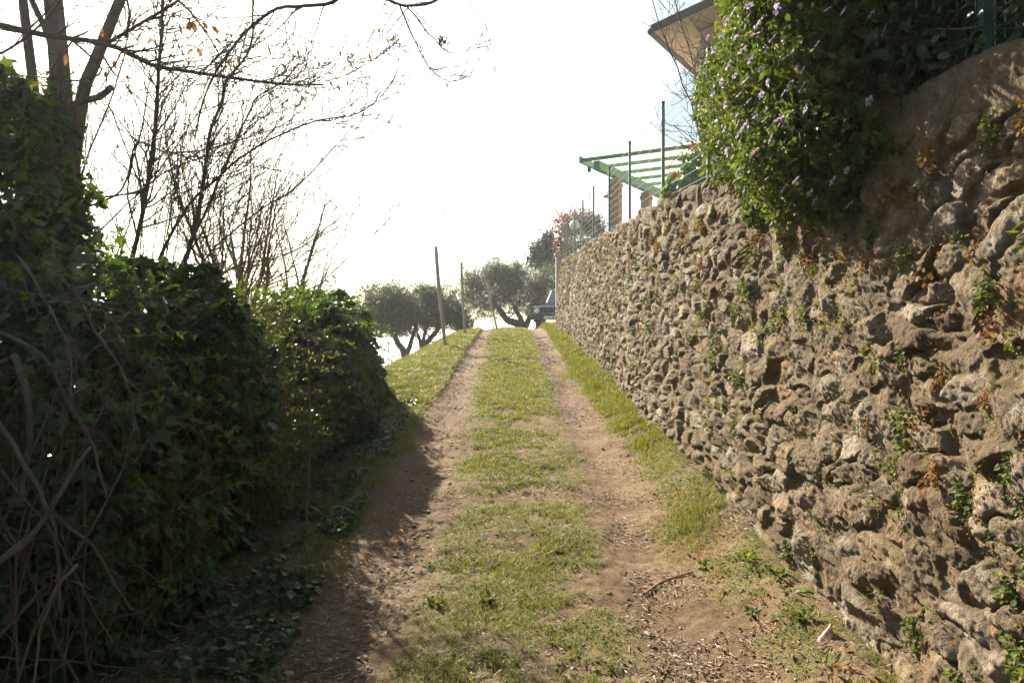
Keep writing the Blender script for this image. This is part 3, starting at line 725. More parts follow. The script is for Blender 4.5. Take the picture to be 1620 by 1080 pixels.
# ------------------------------------------------------------------ hedges on the left
def gz(x, y): return ground_z(np.atleast_1d(np.asarray(x, float)), np.atleast_1d(np.asarray(y, float)))
def hedge_leaves(g, ya, yb, xf, top, thick, count, size, tmpl, rng, jitter=.55, seed=0, depth=.11, bulge=.26, clump=(.30, .55), tint_fn=None, mat=0, round_end=(.5, .5)):
    """leaves over front, top and back of a hedge; xf(y) = front face, top(y) = height of the top"""
    n = int(count * 1.7); y = rng.uniform(ya, yb, n); s = rng.random(n)
    e = np.minimum(np.clip((y - ya) / round_end[0], 0, 1), np.clip((yb - y) / round_end[1], 0, 1)); rnd = np.sqrt(np.clip(1 - (1 - e) ** 2, 0, 1))
    x0 = xf(y); zt = top(y); z0 = ground_z(x0 - .2, y) - .05
    h = np.maximum(zt - z0, .1); W = thick
    a = np.clip(s / .50, 0, 1); b = np.clip((s - .50) / .28, 0, 1); c = np.clip((s - .78) / .22, 0, 1)
    hx = np.where(s < .50, .20 * np.sin(a * PI / 2) ** 3 + .0, .20 + (W - .3) * b + .1 * c)      # depth behind the foot of the face
    hz = np.where(s < .50, a * .96, np.where(s < .78, .96 + .04 * np.sin(b * PI), .96 - c * .9))
    nx = np.where(s < .50, 1 - .75 * a ** 4, np.where(s < .78, .25 - .5 * b, -1)); nz = np.where(s < .50, .15 + .75 * a ** 4, np.where(s < .78, 1, .2))
    mid = -W / 2
    off = -hx; off = mid + (off - mid) * (.35 + .65 * rnd)
    zz = z0 + h * hz * (.55 + .45 * rnd)
    N = unit(np.stack([nx, (e < .6) * np.where(y > (ya + yb) / 2, 1, -1) * (1 - e), nz], -1))
    P = np.stack([x0 + off, y, zz], -1)
    bl = (fbm(np.stack([y * 1.5, zz * 1.5, off * 1.2 + seed * 7], -1), 4, 101 + seed, .62) - .45) * 2.6 * bulge
    dep = np.minimum(rng.exponential(depth, n), .5)
    P = P + N * (bl - dep)[:, None]
    cl = fbm(P * 3.6 + seed, 3, 111 + seed)
    keep = (rng.random(n) < sstep(clump[0], clump[1], cl) * .9 + .10) & (P[:, 2] > ground_z(P[:, 0], P[:, 1]) - .02)
    P = P[keep][:count]; N = N[keep][:count]
    sz = size * (1 + rng.normal(0, .45, len(P)).clip(-.65, 1.3))
    if tint_fn is None: tint_fn = lambda p, r: np.clip(.62 * r.random(len(p)) ** 1.2 + 1.1 * (fbm(p * 2.3 + 5, 3, 141 + seed) - .42) + .35 * (r.random(len(p)) < .03), 0, 1)
    leaves(g, P, N * .9 + SUNV * .15, sz, tmpl, rng, np.array([0, 0, -1.0]) + N * .4 + rng.normal(0, .5, P.shape), jitter, None if tint_fn is None else tint_fn(P, rng), mat)
    return P
def sprays(g, gs, ya, yb, xf, top, thick, n, size, tmpl, rng, L=(.12, .42), upb=.7, front=.35):
    """stray shoots: a thin stem with leaves along it, springing from the top and the face"""
    for _ in range(n):
        y = rng.uniform(ya, yb); f = rng.random() < front; x0 = float(xf(y)); zt = float(top(y)); z0 = gz(x0, y)[0]
        p = np.array([x0 - .10, y, z0 + (zt - z0) * rng.uniform(.25, .95)]) if f else np.array([x0 - rng.uniform(.15, thick), y, zt - .06])
        d = unit(np.array([.9 if f else .15, 0, .3 if f else 1.0]) + rng.normal(0, .5, 3)); ln = rng.uniform(*L)
        Q = arc_twig(p, d, ln, rng, .4, -.3 if f else -.1 * upb, 8, .08); gs.tube(Q, np.linspace(.003, .0015, 8), 4, cap=False)
        k = int(ln / .022); t = rng.uniform(.15, 1, k); q = np.stack([np.interp(t * 7, np.arange(8), Q[:, c]) for c in range(3)], -1)
        al = unit(rng.normal(0, 1, (k, 3)) + d * .5); leaves(g, q, rng.normal(0, .5, (k, 3)) + [0, 0, .8], size * rng.uniform(.4, 1.25, k), tmpl, rng, al, .4, np.clip(rng.beta(2, 1.8, k), 0, .96))

def hedge_sticks(g, ya, yb, xf, top, thick, n, rng, r=(.004, .012)):
    for _ in range(n):
        y = rng.uniform(ya, yb); x = xf(y) - rng.uniform(.1, thick); z = gz(x, y)[0] - .05
        L = (top(y) - z) * rng.uniform(.6, 1.0)
        Q = arc_twig([x, y, z], [rng.normal(-.06, .15), rng.normal(0, .32), 1], L, rng, .22, 0, 9, .12)
        rr = rng.uniform(*r); g.tube(Q, np.linspace(rr, rr * .35, len(Q)), 5, cap=False); add_twigs(g, Q, rr * .5, rng, 4, .24, .2, .9, 1, .3)

IP = lambda xs, ys: (lambda y: np.interp(y, xs, ys))
HEDGES = {}
def build_hedges():
    rng = np.random.default_rng(3)
    # ivy hump at the far end
    xf = IP([6.6, 8, 10, 11.8], [-1.58, -1.62, -1.70, -1.78]); tp = IP([6.4, 6.9, 8, 9.5, 10.2, 11.0], [1.70, 1.92, 1.94, 1.97, 1.96, 1.75])
    t = thing("ivy_hedge", (-2.3, 9.6, .6), "dark glossy ivy hedge hump at the far end of the left row, rounded and flat-topped", "hedge", "overgrown hedge along the left of the path")
    g = Geo(); hedge_leaves(g, 6.7, 10.95, xf, tp, .90, 48000, .050, T_IVY, rng, .6, 1, .11, .34, round_end=(.7, .5)); g.build("foliage", M["ivy"], t)
    g = Geo(); hedge_leaves(g, 6.8, 10.8, lambda y: xf(y) - .02, lambda y: tp(y) + .06, .85, 5200, .055, T_SIMPLE, rng, .8, 2, .04, clump=(.52, .62)); gs = Geo(); sprays(g, gs, 6.8, 10.8, xf, tp, .8, 230, .045, T_SIMPLE, rng); gs.build("shoots", M["bark"], t)
    g.build("fresh_shoots", M["fresh"], t)
    g = Geo(); hedge_sticks(g, 6.8, 10.6, xf, tp, 1.2, 34, rng); g.build("stems", M["darkbark"], t)
    # loose small-leaved shrub between the humps
    xf2 = IP([5, 6, 8], [-1.64, -1.64, -1.70]); tp2 = IP([4.9, 5.5, 6.2, 7], [1.50, 1.66, 1.74, 1.66])
    t = thing("privet_shrub", (-2.2, 6.5, .5), "loose yellow-green small-leaved shrub between the two dark ivy humps", "shrub", "overgrown hedge along the left of the path")
    g = Geo(); hedge_leaves(g, 5.0, 7.0, xf2, tp2, .8, 15000, .036, T_SIMPLE, rng, .9, 3, .20, .34, clump=(.44, .60)); gs = Geo(); sprays(g, gs, 5.0, 6.9, xf2, tp2, .9, 260, .034, T_SIMPLE, rng, (.15, .55)); gs.build("shoots", M["bark"], t); g.build("foliage", M["privet"], t)
    g = Geo(); hedge_leaves(g, 5.0, 6.9, lambda y: xf2(y) - .35, lambda y: tp2(y) - .45, .8, 5000, .06, T_IVY, rng, .6, 4, .05); g.build("ivy", M["ivy"], t)
    g = Geo(); hedge_sticks(g, 5.0, 6.9, xf2, lambda y: tp2(y) + .25, .8, 40, rng, (.003, .008)); g.build("stems", M["bark"], t)
    # big ivy hump nearer the camera
    xf3 = IP([3.0, 4.2, 5.0, 5.6], [-1.62, -1.58, -1.56, -1.72]); tp3 = IP([3, 3.6, 4.4, 5.2, 5.6], [1.66, 1.78, 1.84, 1.76, 1.62])
    t = thing("ivy_hedge", (-2.2, 4.4, .3), "dark ivy hedge hump nearest the leaning saplings, steep-sided and in its own shade", "hedge", "overgrown hedge along the left of the path")
    g = Geo(); hedge_leaves(g, 3.1, 5.75, xf3, tp3, 1.35, 46000, .048, T_IVY, rng, .6, 5, .13, .40, round_end=(.3, .5)); g.build("foliage", M["ivy"], t)
    g = Geo(); hedge_leaves(g, 3.2, 5.6, lambda y: xf3(y) - .03, lambda y: tp3(y) + .06, 1.3, 2600, .05, T_SIMPLE, rng, .8, 6, .04, clump=(.52, .62)); gs = Geo(); sprays(g, gs, 3.2, 5.6, xf3, tp3, 1.2, 260, .045, T_SIMPLE, rng); gs.build("shoots", M["bark"], t)
    g.build("fresh_shoots", M["fresh"], t)
    g = Geo(); hedge_sticks(g, 3.2, 5.5, xf3, tp3, 1.2, 26, rng); g.build("stems", M["darkbark"], t)
    # dark thicket at the near left
    xf4 = IP([-2.5, 1, 2.4, 3.4], [-1.75, -1.78, -1.86, -1.95]); tp4 = IP([-2.5, 1.5, 2.4, 3.4], [1.75, 1.72, 1.68, 1.72])
    t = thing("thicket", (-2.5, 1.5, 0), "dark tangled thicket of stems and sparse leaves at the near left of the path", "shrub", "overgrown hedge along the left of the path")
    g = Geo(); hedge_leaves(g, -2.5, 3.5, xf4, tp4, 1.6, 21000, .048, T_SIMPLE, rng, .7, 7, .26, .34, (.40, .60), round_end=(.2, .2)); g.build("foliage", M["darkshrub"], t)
    g = Geo(); hedge_leaves(g, .4, 3.5, lambda y: xf4(y) - .12, tp4, 1.3, 5200, .06, T_SIMPLE, rng, .8, 8, .2, .2, (.50, .62)); g.build("fresh_shoots", M["fresh"], t)
    g = Geo(); hedge_sticks(g, .8, 3.7, lambda y: xf4(y) + .42, lambda y: tp4(y) + .25, 1.2, 230, rng, (.0025, .007)); g.build("stems", M["darkbark"], t)
build_hedges()

def build_low_ivy():
    rng = np.random.default_rng(8); g = Geo(); n = 12000
    y = rng.uniform(2.4, 11, n); x = np.interp(y, [2.4, 5, 11], [-1.02, -1.12, -1.36]) - np.abs(rng.normal(0, .30, n)) + .10
    k = (fbm(p3(x * 3, y * 3), 3, 13) > .47) & (rng.random(n) < .8); x, y = x[k], y[k]
    P = np.stack([x, y, ground_z(x, y) + rng.uniform(.005, .06, len(x))], -1)
    leaves(g, P, np.tile([.1, 0, 1.0], (len(P), 1)), .042 * rng.uniform(.6, 1.3, len(P)), T_IVY, rng, None, .45)
    o = g.build("ground_ivy", M["ivy"]); tag(o, "low ivy and weeds creeping over the soil at the foot of the hedge", "ground cover", kind="stuff")
build_low_ivy()

# dead stems leaning through the thicket
def px_path(pts, Y, Y2=None):
    Y2 = Y if Y2 is None else Y2
    return np.array([at(x, y, Y + (Y2 - Y) * i / max(1, len(pts) - 1)) for i, (x, y) in enumerate(pts)])
def dead_stem(pts, Y, Y2, r, label, rng, twigs=4, m="deadwood"):
    P = catmull(px_path(pts, Y, Y2), .035); P = P + np.cumsum(rng.normal(0, .0028, P.shape), 0)
    g = Geo(); r *= .52; rr = np.linspace(r, r * .5, len(P)) * (1 + .22 * (rng.random(len(P)) - .5) + .35 * (rng.random(len(P)) < .06)); g.tube(P, rr, 7)
    add_twigs(g, P, rr * .5, rng, twigs + 2, .30, .1, .9, 1, .1, .0012)
    o = g.build("dead_stem", M[m], None, True); tag(o, label, "stem", "dead stems leaning through the thicket"); return o
def build_dead_stems():
    rng = np.random.default_rng(21)
    L = [
     ([(20,560),(38,610),(42,690),(26,800)], 2.7, 2.5, .026, "thick pale dead trunk standing at the left edge of the thicket", 3, "deadwood"),
     ([(95,440),(150,520),(195,600),(215,690)], 2.9, 2.6, .011, "dead stem bowing down over the dark ivy hump", 5, "deadwood"),
     ([(-10,520),(60,560),(110,640),(145,700),(165,790)], 2.6, 2.45, .014, "stout peeling dead stem arching down the middle of the thicket", 4, "deadwood"),
     ([(0,742),(60,812),(120,890),(160,965),(182,1012)], 2.35, 2.3, .009, "long straight pale stem slanting to the ground at lower left", 3, "deadwood"),
     ([(85,812),(150,870),(190,930),(215,968)], 2.5, 2.5, .011, "dark straight stem slanting beside the long pale one", 3, "darkbark"),
     ([(-10,895),(55,835),(105,760),(140,700)], 2.2, 2.5, .020, "thick dark stem leaning the other way across the lower left", 2, "darkbark"),
     ([(48,1046),(120,1045),(190,1058),(292,1068)], 2.7, 2.75, .007, "pale bare stick lying flat along the ground at lower left", 2, "deadwood"),
     ([(178,978),(225,968),(258,940),(276,905),(270,868)], 2.9, 2.9, .006, "curved hooked dead twig rising by the hedge foot", 2, "deadwood"),
     ([(-10,1015),(40,960),(78,918)], 2.2, 2.3, .010, "short grey stick leaning into the lower left corner", 2, "deadwood"),
     ([(282,940),(292,905),(313,846)], 3.1, 3.1, .004, "thin pale straight twig upright by the foot of the ivy hump", 0, "deadwood"),
     ([(120,895),(85,930),(60,1000),(50,1085)], 2.3, 2.3, .010, "grey stem dropping out of the bottom of the picture at lower left", 2, "bark"),
     ([(30,405),(75,470),(110,560),(118,650)], 2.7, 2.5, .009, "dark dead stem hanging down in front of the ivy-clad trunk", 5, "darkbark"),
     ([(0,455),(90,470),(160,480),(215,476)], 2.8, 3.1, .007, "dead branch reaching level across the dark thicket", 5, "darkbark"),
     ([(140,700),(170,640),(200,588),(206,545)], 2.9, 3.0, .006, "pale kinked twig in front of the dark ivy hump", 2, "deadwood"),
     ([(215,1080),(216,1020),(222,985),(236,960)], 2.7, 2.7, .005, "short upright broken twig beside the stick on the ground", 1, "deadwood"),
     ([(-20,640),(30,720),(70,790),(86,880),(90,980)], 2.5, 2.3, .016, "dark crooked stem between the pale trunk and the arching stem", 3, "darkbark"),
     ([(-10,310),(50,400),(140,500),(190,560)], 2.6, 2.9, .006, "long thin bramble cane trailing down from the ivy-clad trunk", 4, "deadwood"),
    ]
    for pts, a, b, r, lab, tw, m in L: dead_stem(pts, a, b, r, lab, rng, tw, m)
build_dead_stems()

# ------------------------------------------------------------------ trees on the left
def build_ivy_tree():
    rng = np.random.default_rng(5); Y = 4.6
    base = gp(-2.95, Y)
    t = thing("ivy_clad_tree", base, "bare multi-trunked tree wrapped in ivy at the left edge, its branches reaching over the path", "tree", None)
    limbs = [([(70,520),(90,400),(100,260),(97,150),(84,0),(60,-170)], .075, .045), ([(70,430),(72,300),(55,155),(36,0),(20,-140)], .036, .022),
             ([(80,470),(110,300),(130,155),(148,104),(186,10),(235,-110)], .050, .024), ([(97,170),(80,70),(45,-10),(20,-80)], .022, .014),
             ([(85,190),(88,180),(122,163),(158,153),(176,138)], .022, .018)]
    g = Geo(); P0 = catmull(np.concatenate([[base - UP * .1], px_path(limbs[0][0], Y)]), .08); g.tube(P0, np.linspace(.09, .045, len(P0)), 12)
    for pts, a, b in limbs[1:]:
        P = catmull(px_path(pts, Y + .1, Y - .1), .07); g.tube(P, np.linspace(a, b, len(P)), 9)
    g.build("trunk", M["bark"], t, True)
    br = Geo(); tips = []
    def limb(pts, Ya, Yb, ra, rb, tw, ln, up=.15, sub=2):
        P = catmull(px_path(pts, Ya, Yb), .05); P = P + np.cumsum(rng.normal(0, .0016, P.shape), 0)
        rr = np.linspace(ra, rb, len(P)); br.tube(P, rr, 6); add_twigs(br, P, rr, rng, int(tw * 2.3), ln * 1.2, up, .7, sub, .08, .0018, .42, collect=tips)
    limb([(-40,30),(0,40),(74,54),(174,68),(222,89),(260,104),(370,118),(440,126),(514,128)], 4.0, 4.3, .017, .0055, 22, .40)
    limb([(514,128),(545,120),(575,103),(610,80),(620,62)], 4.3, 4.3, .0035, .0014, 4, .18)
    limb([(560,-30),(530,3),(470,10),(441,13),(400,42),(365,85),(345,115),(325,160),(313,221)], 3.9, 3.8, .011, .0035, 14, .35)
    limb([(720,-25),(685,3),(650,8),(632,5),(585,-20)], 3.8, 3.8, .009, .005, 4, .3)
    limb([(632,6),(645,40),(660,70),(672,95),(690,118),(712,131),(738,122),(761,112)], 3.8, 3.75, .0045, .0012, 6, .16, .25, 1)
    limb([(640,8),(660,28),(672,48),(688,62),(700,77),(714,84),(735,82),(752,70)], 3.8, 3.75, .0040, .0011, 5, .14, .25, 1)
    limb([(628,10),(610,40),(604,65),(612,80),(640,74)], 3.8, 3.8, .0025, .001, 4, .12, .1, 1)
    limb([(733,-5),(757,24),(772,48),(780,85),(786,130),(789,162)], 3.4, 3.4, .0016, .0010, 1, .04, 0, 0)
    limb([(530,0),(527,25),(545,50),(548,80),(575,98),(605,85),(618,62)], 3.9, 3.9, .0028, .0010, 6, .2)
    limb([(440,14),(452,45),(458,80),(490,108),(510,140),(525,168)], 3.9, 3.9, .0026, .0010, 8, .22)
    limb([(280,0),(310,30),(340,75),(352,100)], 4.1, 4.2, .006, .003, 8, .3)
    limb([(170,70),(230,30),(290,-10),(330,-60)], 4.2, 4.2, .010, .005, 12, .4)
    limb([(110,60),(160,110),(120,128),(60,122),(-20,118)], 4.2, 4.2, .006, .003, 8, .3)
    limb([(-30,100),(40,60),(90,10),(120,-40)], 4.0, 4.0, .007, .004, 10, .4)
    limb([(200,60),(205,20),(190,-30)], 4.2, 4.2, .008, .005, 8, .35)
    br.build("branches", M["darkbark"], t)
    iv = Geo()
    def bl(x, y, Yy, rx, ry, rz): return (*at(x, y, Yy), rx, ry, rz)
    blobs = [bl(20,250,4.3,.24,.3,.42), bl(60,330,4.4,.21,.28,.36), bl(80,420,4.5,.27,.3,.34), bl(10,400,4.2,.4,.4,.5), bl(145,455,4.7,.22,.3,.24), bl(60,210,4.5,.17,.2,.28), bl(98,180,4.6,.10,.12,.22),
             bl(20,150,4.2,.14,.2,.16), bl(-60,330,4.2,.5,.4,.7), bl(-10,110,4.2,.12,.12,.15), bl(120,330,4.6,.12,.14,.25), bl(-60,520,4.2,.6,.5,.6)]
    ellipsoid_leaves(iv, blobs, 11500, .046, T_IVY, rng, 1.2, .7, .25, sizes=.5, noise=.85)
    iv.build("ivy", M["ivy"], t)
    fr = Geo(); ellipsoid_leaves(fr, blobs[:6] + blobs[8:9], 2600, .06, T_SIMPLE, rng, .18, .7, .4, seed=4); fr.build("fresh_leaves", M["fresh"], t)
    dl = Geo()
    for (x, y) in [(85,87),(104,86),(120,30),(128,34),(270,85),(286,78),(305,77),(312,75),(305,32),(320,36),(388,77),(424,72),(445,100),(245,345),(243,352),(180,95),(168,112),(340,58),(272,20),(285,40),(152,3),(230,66),(225,50),(240,60),(252,72),(182,50),(160,45),(300,32),(335,40)]:
        p = at(x, y, 4.15)[None]; leaves(dl, p, rng.normal(0, 1, (1, 3)), [.055 * rng.uniform(.7, 1.2)], T_SIMPLE, rng, np.array([[.2, 0, -1.0]]), .3)
    for Q in tips[::9]:
        leaves(dl, Q[3:4], rng.normal(0, 1, (1, 3)), [.03], T_SIMPLE, rng, np.array([[.2, 0, -1.0]]), .3)
    dl.build("withered_leaves", M["dead"], t)
    sc = Geo(); p = at(699, 66, 3.77)
    leaves(sc, p + rng.normal(0, .010, (60, 3)) * [1, 1, 1.1], rng.normal(0, 1, (60, 3)), .016, T_SIMPLE, rng, None, .5, rng.uniform(0, .3, 60)); sc.build("seed_clump", M["chips"], t)
build_ivy_tree()

def build_saplings():
    rng = np.random.default_rng(17)
    L = [
     ([(196,470),(212,400),(226,340),(238,270),(246,210),(253,110),(258,40),(263,-60)], 5.2, 5.0, .0165, .010, 30, .55, "darkbark", "tallest dark bare sapling, nearly upright behind the dark ivy hump"),
     ([(250,470),(285,422),(302,377),(314,320),(326,259),(333,207),(352,155),(361,122),(398,70),(400,-10)], 5.4, 5.3, .0185, .006, 28, .5, "darkbark", "thick bare sapling leaning right with a kinked upper stem"),
     ([(272,470),(306,373),(324,337),(341,300),(370,230),(393,178),(405,154),(444,131),(470,100)], 5.6, 5.5, .0125, .004, 26, .5, "darkbark", "slim bare sapling running close beside the thick kinked one"),
     ([(228,465),(267,381),(306,320),(345,285),(410,232),(500,193),(560,182),(600,160),(637,118)], 5.0, 4.8, .011, .0022, 22, .4, "darkbark", "bare sapling arching far to the right over the gap"),
     ([(205,430),(215,380),(200,300),(222,200),(232,135),(245,100)], 5.3, 5.1, .007, .004, 14, .4, "darkbark", "thin crooked sapling crossing the tallest dark stem"),
     ([(120,335),(190,300),(215,225),(260,240),(330,236),(400,215),(470,190),(530,186)], 4.9, 4.9, .007, .002, 18, .4, "darkbark", "whippy bare stem sweeping level from the ivy-clad trunk"),
     ([(320,455),(330,400),(415,330),(470,295),(530,230),(565,200),(582,163)], 5.8, 5.6, .0085, .002, 22, .4, "bark", "bare stem sweeping up to the right above the small-leaved shrub"),
     ([(120,400),(190,330),(260,270),(330,240),(400,190),(460,150),(500,120)], 5.2, 5.2, .006, .002, 16, .4, "darkbark", "thin stem slanting across all the upright saplings"),
     ([(290,455),(340,440),(380,420),(430,410),(470,395),(512,365)], 6.4, 6.4, .007, .0025, 18, .4, "bark", "low bare stem curving out above the hedge"),
     ([(345,470),(310,380),(285,320),(270,260),(262,200)], 5.8, 5.8, .011, .004, 20, .45, "darkbark", "bare sapling leaning left against the others"),
     ([(180,420),(150,360),(130,280),(170,180),(200,100),(215,20)], 5.0, 4.9, .007, .004, 18, .45, "darkbark", "thin curved stem close in front of the ivy-clad trunk"),
    ]
    for pts, a, b, r0, r1, tw, ln, m, lab in L:
        P = catmull(px_path(pts, a, b), .05); P = P + np.cumsum(rng.normal(0, .0018, P.shape), 0)
        foot = P[0].copy(); foot[2] = gz(P[0][0] - .15, P[0][1])[0] - .05
        Q = catmull(np.array([foot + [-.25, 0, 0], (foot + P[0]) / 2 + [-.08, 0, 0], P[0]]), .08)
        P = np.concatenate([Q[:-1], P]); t = thing("bare_sapling", P[0], lab, "sapling", "bare saplings behind the hedge")
        rr = np.concatenate([np.full(len(Q) - 1, r0 * 1.1), np.linspace(r0, r1, len(P) - len(Q) + 1)])
        g = Geo(); g.tube(P, rr, 7); g.build("stem", M[m], t, True)
        tg = Geo(); add_twigs(tg, P[len(Q):], rr[len(Q):], rng, int(tw * 2.2), ln * 1.2, .30, .62, 2, .08, .0019, .45); tg.build("twigs", M[m], t)
build_saplings()

def build_thin_saplings():
    rng = np.random.default_rng(18)
    kinds = ["thin bare whip leaning right among the saplings behind the hedge", "thin bare whip standing nearly straight among the saplings behind the hedge", "thin bare whip leaning left among the saplings behind the hedge"]
    for i in range(46):
        Y = rng.uniform(4.9, 7.2); x0 = rng.uniform(110, 400) if i % 4 else rng.uniform(330, 490); lean = rng.normal(55, 80); hgt = rng.uniform(200, 470) * (1 if x0 < 330 else .62)
        pts = [(x0 + lean * t + 22 * math.sin(t * 3 + i) * t, 478 - hgt * t) for t in np.linspace(0, 1, 6)]
        P = catmull(px_path(pts, Y, Y - .2), .06); P = P + np.cumsum(rng.normal(0, .003, P.shape), 0); foot = P[0].copy(); foot[2] = gz(foot[0], foot[1])[0] - .05
        P = np.concatenate([catmull(np.array([foot, (foot + P[0]) / 2 + [.03, 0, 0], P[0]]), .1)[:-1], P])
        k = 0 if lean > 40 else (2 if lean < -15 else 1); t = thing("bare_whip", foot, kinds[k], "sapling", "thin whips behind the hedge, " + ["leaning right", "upright", "leaning left"][k])
        rr = np.linspace(rng.uniform(.004, .008), .0018, len(P)); g = Geo(); g.tube(P, rr, 6); g.build("stem", M["darkbark" if i % 2 else "bark"], t, True)
        tg = Geo(); add_twigs(tg, P[8:], rr[8:], rng, 16, .6, .25, .5, 1, .05, .0019, .5); tg.build("twigs", M["darkbark" if i % 2 else "bark"], t)
build_thin_saplings()

def bare_tree(name, base, h, rng, label, cat="tree", group=None, m="bark", spread=.6, r0=.05, forks=5, up=.25):
    t = thing(name, base, label, cat, group)
    g = Geo(); tw = Geo()
    base = np.asarray(base, float)
    for k in range(forks):
        a = rng.uniform(0, 2 * PI); d = unit(np.array([math.cos(a) * spread, math.sin(a) * spread, 1]))
        P = arc_twig(base - UP * .1, d, h * rng.uniform(.7, 1.05), rng, .18, .12, 14, .10); rr = np.linspace(r0 * rng.uniform(.6, 1), .004, len(P))
        g.tube(P, rr, 7); add_twigs(tw, P, rr, rng, 14, h * .34, up, .7, 2, .18, .0024, .5)
    g.build("trunk", M[m], t, True); tw.build("twigs", M[m], t); return t
_r = np.random.default_rng(33)
bare_tree("bare_tree", at(415, 590, 11) , 3.1, _r, "small bare grey tree branching behind the small-leaved shrub", m="bark", r0=.075, forks=5, group="bare trees beyond the hedge")
bare_tree("bare_tree", at(350, 600, 12.5), 3.8, _r, "bare grey tree further back, left of the small branching one", m="bark", r0=.06, forks=5, spread=.4, group="bare trees beyond the hedge")
bare_tree("bare_tree", at(475, 570, 13), 2.6, _r, "slender bare sapling tree standing above the dip in the hedge", m="bark", r0=.04, forks=4, spread=.3, group="bare trees beyond the hedge")
bare_tree("bare_shrub", gp(-3.1, 19.5), 1.1, _r, "small bare twiggy shrub below the bank under the olive trees", "shrub", m="bark", r0=.014, forks=6, spread=.9)

# ------------------------------------------------------------------ olives and other trees far off
def olive_tree(base, limbs, blobs, count, label, rng, size=.095, bare=None):
    t = thing("olive_tree", base, label, "tree", "olive trees at the end of the path")
    g = Geo()
    for P, a, b in limbs:
        P = catmull(np.array(P), .15); P = P + np.cumsum(rng.normal(0, .012, P.shape), 0); rr = np.linspace(a, b, len(P))
        g.tube(P, rr, 8); add_twigs(g, P, rr, rng, 9, .9, .1, .8, 2, .45, .006, .4)
    g.build("trunk", M["olivebark"], t, True)
    c = Geo(); ellipsoid_leaves(c, blobs, count, size, T_NARROW, rng, .8, .9, .3, noise=.7, sizes=.4, seed=int(abs(base[0]) * 10))
    # upright sprays breaking the outline
    B = np.array(blobs)
    for _ in range(190):
        b = B[rng.integers(len(B))]; d = unit(rng.normal(0, 1, 3) + [0, 0, .7]); p = b[:3] + d * b[3:] * .9
        s = rng.random(26); q = p + np.outer(s, unit(d + [0, 0, .7]) * rng.uniform(.25, .5)) + rng.normal(0, .025, (26, 3))
        leaves(c, q, rng.normal(0, 1, (26, 3)), size * .9, T_NARROW, rng, np.tile(d + [0, 0, .5], (26, 1)), .5)
    c.build("crown", M["olive"], t)
def build_olives():
    rng = np.random.default_rng(44)
    A = lambda x, y, Y: at(x, y, Y)
    Y = 27.0; b = A(640, 596, Y)
    bl = lambda x, y, Yy, r, ry, rz: (*at(x, y, Yy), r, ry, rz)
    olive_tree(b, [([b, A(639,562,Y), A(630,545,Y), A(622,525,Y), A(612,500,Y-.3)], .14, .05), ([A(640,570,Y), A(650,545,Y), A(657,520,Y), A(664,495,Y+.3)], .10, .04)],
        [bl(600,478,Y,.62,.8,.62), bl(626,470,Y+.3,.6,.8,.55), bl(610,508,Y-.2,.62,.8,.5), bl(645,495,Y,.5,.7,.6), bl(630,515,Y+.3,.55,.6,.4), bl(589,500,Y,.35,.6,.5)], 30000, "leftmost olive tree, forking low beside the ivy hedge", rng)
    Y = 28.5; b = A(664, 590, Y)
    olive_tree(b, [([b, A(668,555,Y), A(676,540,Y), A(690,522,Y), A(700,505,Y)], .15, .06), ([A(668,558,Y), A(662,538,Y), A(655,520,Y)], .09, .04), ([A(670,552,Y), A(672,530,Y), A(676,505,Y+.3)], .09, .04)],
        [bl(672,470,Y,.62,.8,.6), bl(700,480,Y,.65,.8,.6), bl(690,505,Y-.3,.62,.8,.45), bl(722,500,Y+.4,.5,.8,.5), bl(664,500,Y,.5,.6,.45), bl(735,515,Y+.6,.32,.5,.35)], 30000, "second olive tree, right behind the tallest leaning post", rng)
    Y = 36.0; b = A(829, 522, Y)
    olive_tree(b, [([b, A(818,510,Y), A(803,505,Y), A(794,492,Y), A(784,478,Y)], .22, .09), ([b, A(824,505,Y), A(818,492,Y), A(812,478,Y+.3)], .16, .07), ([b, A(836,505,Y), A(842,490,Y), A(850,470,Y)], .15, .06)],
        [bl(758,455,Y,.85,1,.8), bl(790,445,Y,1.0,1.1,.8), bl(820,450,Y,1.0,1.1,.9), bl(850,455,Y+.4,.9,1,.9), bl(872,450,Y+.6,.8,.9,.85), bl(768,485,Y-.3,.7,.8,.6), bl(800,475,Y,.8,.9,.6), bl(740,470,Y,.5,.7,.6),
         bl(842,485,Y+.7,.8,.8,.5), bl(785,428,Y,.6,.7,.5), bl(815,430,Y,.6,.7,.45), bl(745,440,Y,.4,.6,.4), bl(868,485,Y+1,.6,.8,.5)], 66000, "big spreading olive tree at the crest beside the parked car", rng)
build_olives()

